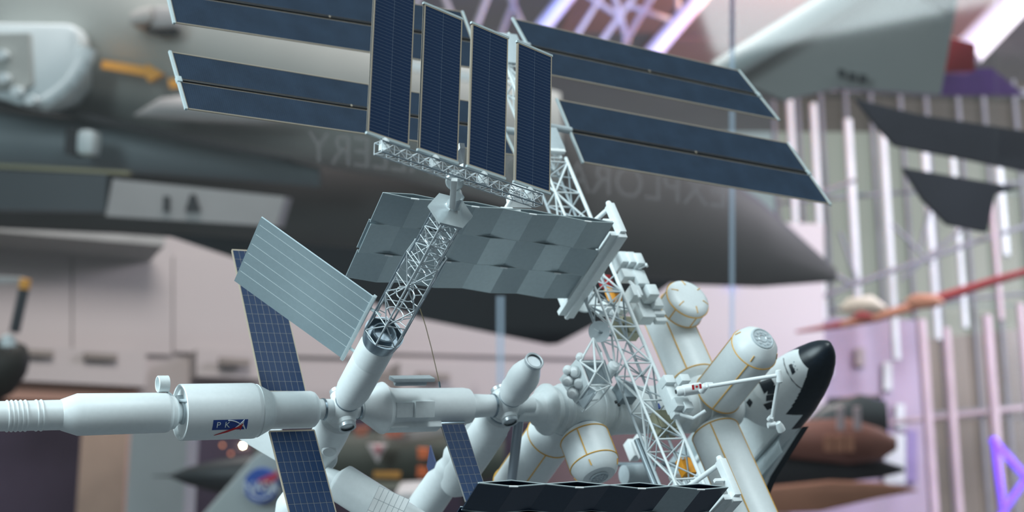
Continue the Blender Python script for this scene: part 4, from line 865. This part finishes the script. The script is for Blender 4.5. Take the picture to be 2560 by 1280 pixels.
# --- grey tail fin, upper right
T2 = root('tail_fin', 2100, 250, 8, 'large grey tail fin with a pale leading edge at the upper right', 'aircraft')
fp_ = slab('fin_skin', [(1790, 178), (2100, -60), (2405, -60), (2352, 236), (2100, 218), (1960, 250)], 8.2, .12, mat('fin_grey', (.24, .25, .245), .55, var=.1, scale=.8))
le = MB().tube(PX(1795, 185, 8.1), PX(2160, -40, 8.1), 34 * 8.1 / F, 24).build('leading_edge', mat('fin_pale', (.40, .45, .45), .5)); tip = slab('dark_tip', [(2285, -30), (2390, -30), (2384, 32)], 8.1, .1, A_BLACK)
under(T2, fp_, le, tip)
for i, (x, y) in enumerate(((2105, 182), (2132, 190), (2158, 195))): under(T2, slab('stencil_mark', [(x - 8, y - 10), (x + 10, y - 6), (x + 8, y + 12), (x - 6, y + 8)], 8.12, .03, A_DARK))
R3 = slab('red_tail', [(2374, 92), (2442, 108), (2440, 180), (2362, 178)], 8.6, .15, mat('tail_red', (.42, .02, .03), .5), None, .02); under(T2, R3)  # tail of another aircraft, only parented to the grey fin
VP_ = slab('violet_drape', [(2358, 172), (2480, 170), (2560, 235), (2345, 236)], 9.2, .1, mat('violet_cloth', (.16, .07, .32), .7, var=.4, scale=3.0)); tag(VP_, 'violet patch of cloth under the red tail beside the grey fin', 'cloth')
# --- solar array reflections at the right, built as solid dark slabs
d1 = slab('array_reflection', [(2140, 246), (2300, 286), (2620, 335), (2620, 440), (2430, 400), (2240, 364), (2190, 310)], 6.5, .06, mat('reflection_slate', (.046, .042, .056), .7, var=.2, spec=.2), None, .01); tag(d1, 'dark slate slab for the upper solar array reflection at the right edge', 'reflection')
d2 = slab('array_reflection', [(2258, 418), (2420, 446), (2560, 470), (2490, 486), (2470, 582), (2372, 562), (2310, 500)], 6.2, .06, MATS['reflection_slate'], None, .01); tag(d2, 'dark slate slab for the lower solar array reflection, in front of the mullions', 'reflection')
# --- red monoplane
RM3 = root('red_monoplane', 2280, 760, 14, 'long thin red and orange aircraft wing sloping across the glazed wall', 'aircraft')
RD = mat('wing_red', (.38, .05, .05), .5, var=.1); RO = mat('wing_orange', (.55, .24, .15), .5, var=.1); CR_ = mat('cream_paint', (.72, .66, .55), .5)
pts = [(1990, 830, 3), (2100, 812, 9), (2190, 795, 11), (2330, 752, 13), (2480, 704, 11), (2580, 676, 9)]
for i, (p, q) in enumerate(zip(pts, pts[1:])):
    a, b = PX(p[0], p[1], 14), PX(q[0], q[1], 14); under(RM3, MB().tube(a, b, p[2] * 14 / F, 14, q[2] * 14 / F).build('wing_section', (RD, RO, RO, RD, RD)[i]))
under(RM3, body('cream_nose', [(2095, 770, 772, 14), (2120, 745, 785, 14), (2180, 738, 784, 14), (2215, 765, 775, 14)], CR_), body('red_nose', [(2125, 795, 797, 13.8), (2150, 778, 802, 13.8), (2180, 785, 800, 13.8)], RD), body('orange_nose', [(2262, 750, 752, 13.8), (2285, 735, 775, 13.8), (2335, 735, 770, 13.8), (2360, 752, 760, 13.8)], RO))
# --- maroon aircraft low at the right
MR = root('maroon_aircraft', 2100, 1260, 9, 'maroon aircraft with dark canopy low behind the shuttle', 'aircraft')
MM = mat('maroon_paint', (.20, .085, .065), .5, var=.2, scale=1.5); MO = mat('rust_paint', (.30, .14, .09), .5, var=.12); MG = mat('canopy_dark', (.06, .07, .075), .35)
under(MR, body('fuselage', [(1880, 1075, 1130, 9.4), (2000, 1052, 1148, 9.4), (2120, 1045, 1160, 9.4), (2200, 1070, 1150, 9.4), (2240, 1095, 1125, 9.4)], MM), body('canopy', [(1990, 1075, 1080, 9.6), (2060, 1010, 1090, 9.6), (2150, 985, 1090, 9.6), (2212, 1000, 1090, 9.6), (2222, 1075, 1085, 9.6)], MG),
      slab('wing', [(1880, 1225), (2080, 1205), (2210, 1210), (2300, 1228), (2200, 1245), (2050, 1280), (1900, 1285)], 8.8, .08, MO, None, .01), body('belly', [(1880, 1130, 1225, 9.5), (2050, 1140, 1212, 9.5), (2200, 1150, 1195, 9.5), (2260, 1168, 1180, 9.5)], A_DARK))
under(MR, slab('dark_screen', [(2075, 998), (2205, 990), (2206, 1110), (2075, 1110)], 10.5, .1, MG))
for x in (2104, 2146): under(MR, slab('pale_post', [(x - 8, 1020), (x + 6, 1018), (x + 8, 1075), (x - 8, 1075)], 9.0, .05, H_PINKC))
for k in range(3): under(MR, slab('pale_print', [(2062 + 26 * k, 1090), (2084 + 26 * k, 1090), (2084 + 26 * k, 1130), (2062 + 26 * k, 1128)], 9.0, .03, MO))
# --- olive aircraft with markings
OV = root('olive_aircraft', 950, 1200, 9, 'olive green aircraft with a white triangle and orange markings under the flared module', 'aircraft')
OM = mat('olive_paint', (.085, .095, .078), .6, var=.15, scale=1.5)
under(OV, body('fuselage', [(640, 1100, 1190, 9.5), (760, 1080, 1205, 9.5), (900, 1078, 1212, 9.5), (1100, 1075, 1212, 9.5), (1260, 1090, 1200, 9.5)], OM))
for _x in (760, 1180):
    _q = PX(_x, 1190, 9.6); under(OV, MB().tube(_q, Vector((_q.x, _q.y, 0)), .06, 10).build('landing_leg', A_DARK))
def om(name, pts, col, d=9.2): under(OV, slab(name, pts, d, .06, mat(name + '_paint', col, .6)))
om('white_triangle', [(918, 1112), (968, 1112), (944, 1158)], (.62, .55, .55)); om('red_triangle', [(934, 1118), (954, 1118), (944, 1140)], (.45, .16, .18), 9.15)
om('orange_square', [(1044, 1122), (1072, 1124), (1072, 1146), (1046, 1148)], (.72, .17, .06)); under(OV, slab('orange_square', [(1044, 1168), (1070, 1170), (1070, 1194), (1042, 1192)], 9.2, .06, MATS['orange_square_paint']))
om('amber_bar', [(934, 1180), (1000, 1182), (1000, 1196), (934, 1194)], (.55, .27, .06)); om('pale_wing', [(880, 1204), (1100, 1208), (1080, 1226), (890, 1224)], (.26, .25, .20))
om('red_box', [(960, 1070), (1010, 1066), (1005, 1092), (965, 1095)], (.55, .18, .12)); om('red_patch', [(885, 1070), (925, 1066), (915, 1090), (890, 1092)], (.40, .14, .09))
gl = slab('pale_canopy', [(950, 1092), (1140, 1062), (1140, 1078), (1000, 1104)], 9.3, .06, mat('canopy_pale', (.34, .33, .32), .5)); under(OV, gl)
tk = slab('white_trolley', [(985, 1232), (1075, 1226), (1085, 1300), (980, 1300)], 8, .4, mat('trolley_white', (.60, .58, .58), .6), None, .03); tag(tk, 'pale trolley low under the olive aircraft', 'trolley')
# --- grey fin with the round blue logo
NF = root('grey_fin', 650, 1290, 7, 'pale grey fin with a round blue agency logo at the bottom left of centre', 'aircraft')
fs = slab('fin_skin', [(455, 1345), (632, 1143), (660, 1122), (705, 1105), (745, 1130), (760, 1345)], 7.2, .15, mat('fin_light', (.40, .44, .44), .55, var=.06), None, .02)
lg = MB().lathe(PX(653, 1214, 7.14), -FWD, [(-.03, 43 * 7.14 / F), (.01, 43 * 7.14 / F), (.01, 0)], 48).build('logo_disc', mat('logo_blue', (.03, .10, .42), .5))
ch = slab('logo_chevron', [(640, 1204), (700, 1176), (690, 1200), (672, 1210), (655, 1222), (664, 1208)], 7.10, .02, mat('logo_red', (.50, .04, .08), .5))
under(NF, fs, lg, ch)
me = text_mesh('NASA', 1.0)
for v in me.vertices: v.co = PX(652 + v.co.x * 34, 1219 - v.co.y * 40, 7.09)
me.materials.append(LINEW); under(NF, obj('logo_letters', me))
sw = MB().ring(PX(653, 1214, 7.10), FWD, 32 * 7.1 / F, 2.2 * 7.1 / F, 40, 6, .5, 3.4).build('logo_orbit', LINEW); under(NF, sw)
BJ = body('black_jet', [(380, 1189, 1191, 8), (425, 1187, 1193, 8), (470, 1168, 1212, 8), (540, 1150, 1232, 8), (640, 1135, 1245, 8), (760, 1140, 1250, 8)], mat('jet_black', (.022, .027, .030), .45, var=.2)); 
_q = PX(600, 1200, 8)
MB().tube(_q, Vector((_q.x, _q.y, 0)), .05, 10).build('stand_leg', MATS['jet_black'], BJ)
tag(BJ, 'black jet nose pointing left in front of the pale block', 'aircraft')
# --- column, block, lamps
cl = MB().box((PX(272, 1180, 12).x, PX(272, 1180, 12).y, 1.7), (57 * 12 / F, 0, 0), (0, .2, 0), (0, 0, 1.85)).build('tan_column', mat('column_tan', (.52, .36, .28), .6, var=.1)); tag(cl, 'tan column low at the left of the white block', 'column')
w2 = MB().box((PX(408, 1180, 11).x, PX(408, 1180, 11).y, 1.55), (70 * 11 / F, 0, 0), (0, .2, 0), (0, 0, 1.95)).build('white_block', mat('block_white', (.50, .53, .54), .7, var=.05)); tag(w2, 'pale standing block between tan column and black jet', 'partition')
for x, y, r, c, s, l in ((607, 1114, 2.2, (1, .82, .50), 120, 'brightest round lamp behind the logo module'), (556, 1113, 3.4, (.8, .30, .14), 2.2, 'dim orange lamp left of the brightest lamp'), (577, 1134, 3.4, (.8, .26, .12), 1.8, 'dim orange lamp below the brightest lamp'), (1827, 713, 2.4, (.12, .18, 1.0), 22, 'left blue spot light beside the pane edge'), (1841, 713, 2.4, (.12, .18, 1.0), 22, 'right blue spot light beside the pane edge')):
    L_ = MB().lathe(PY(x, y, 21.40) if y > 1000 else WALL(x, y, .06 if WNRM.y < 0 else -.06), FWD, [(-r * 21 / F * math.cos(i * math.pi / 8), r * 21 / F * math.sin(i * math.pi / 8)) for i in range(9)], 16).build('lamp', emit('lamp_glow_%d' % x, c, s)); tag(L_, l, 'lamp', 'small lamps in the hall')
# --- propeller at the left edge
PRP = root('propeller', 20, 900, 8, 'dark propeller with an orange tipped blade at the left edge', 'propeller')
under(PRP, MB().tube(PX(36, 830, 8), PX(60, 722, 8), 13 * 8 / F, 14).build('blade', mat('blade_black', (.02, .023, .03), .5)), MB().tube(PX(60, 722, 8), PX(64, 698, 8), 14 * 8 / F, 14).build('blade_tip', A_ORG),
      MB().lathe(PX(20, 855, 8), DOWN, [(-.04, 0), (-.03, .03), (.02, .04), (.04, 0)], 20).build('spinner', A_PALE), body('nacelle', [(-80, 860, 1010, 8.2), (-20, 850, 1010, 8.2), (30, 850, 985, 8.2), (62, 862, 940, 8.2), (70, 880, 915, 8.2)], mat('nacelle_dark', (.030, .030, .026), .6)), slab('strut', [(-60, 688), (50, 694), (50, 706), (-60, 712)], 8.1, .1, A_PANEL))
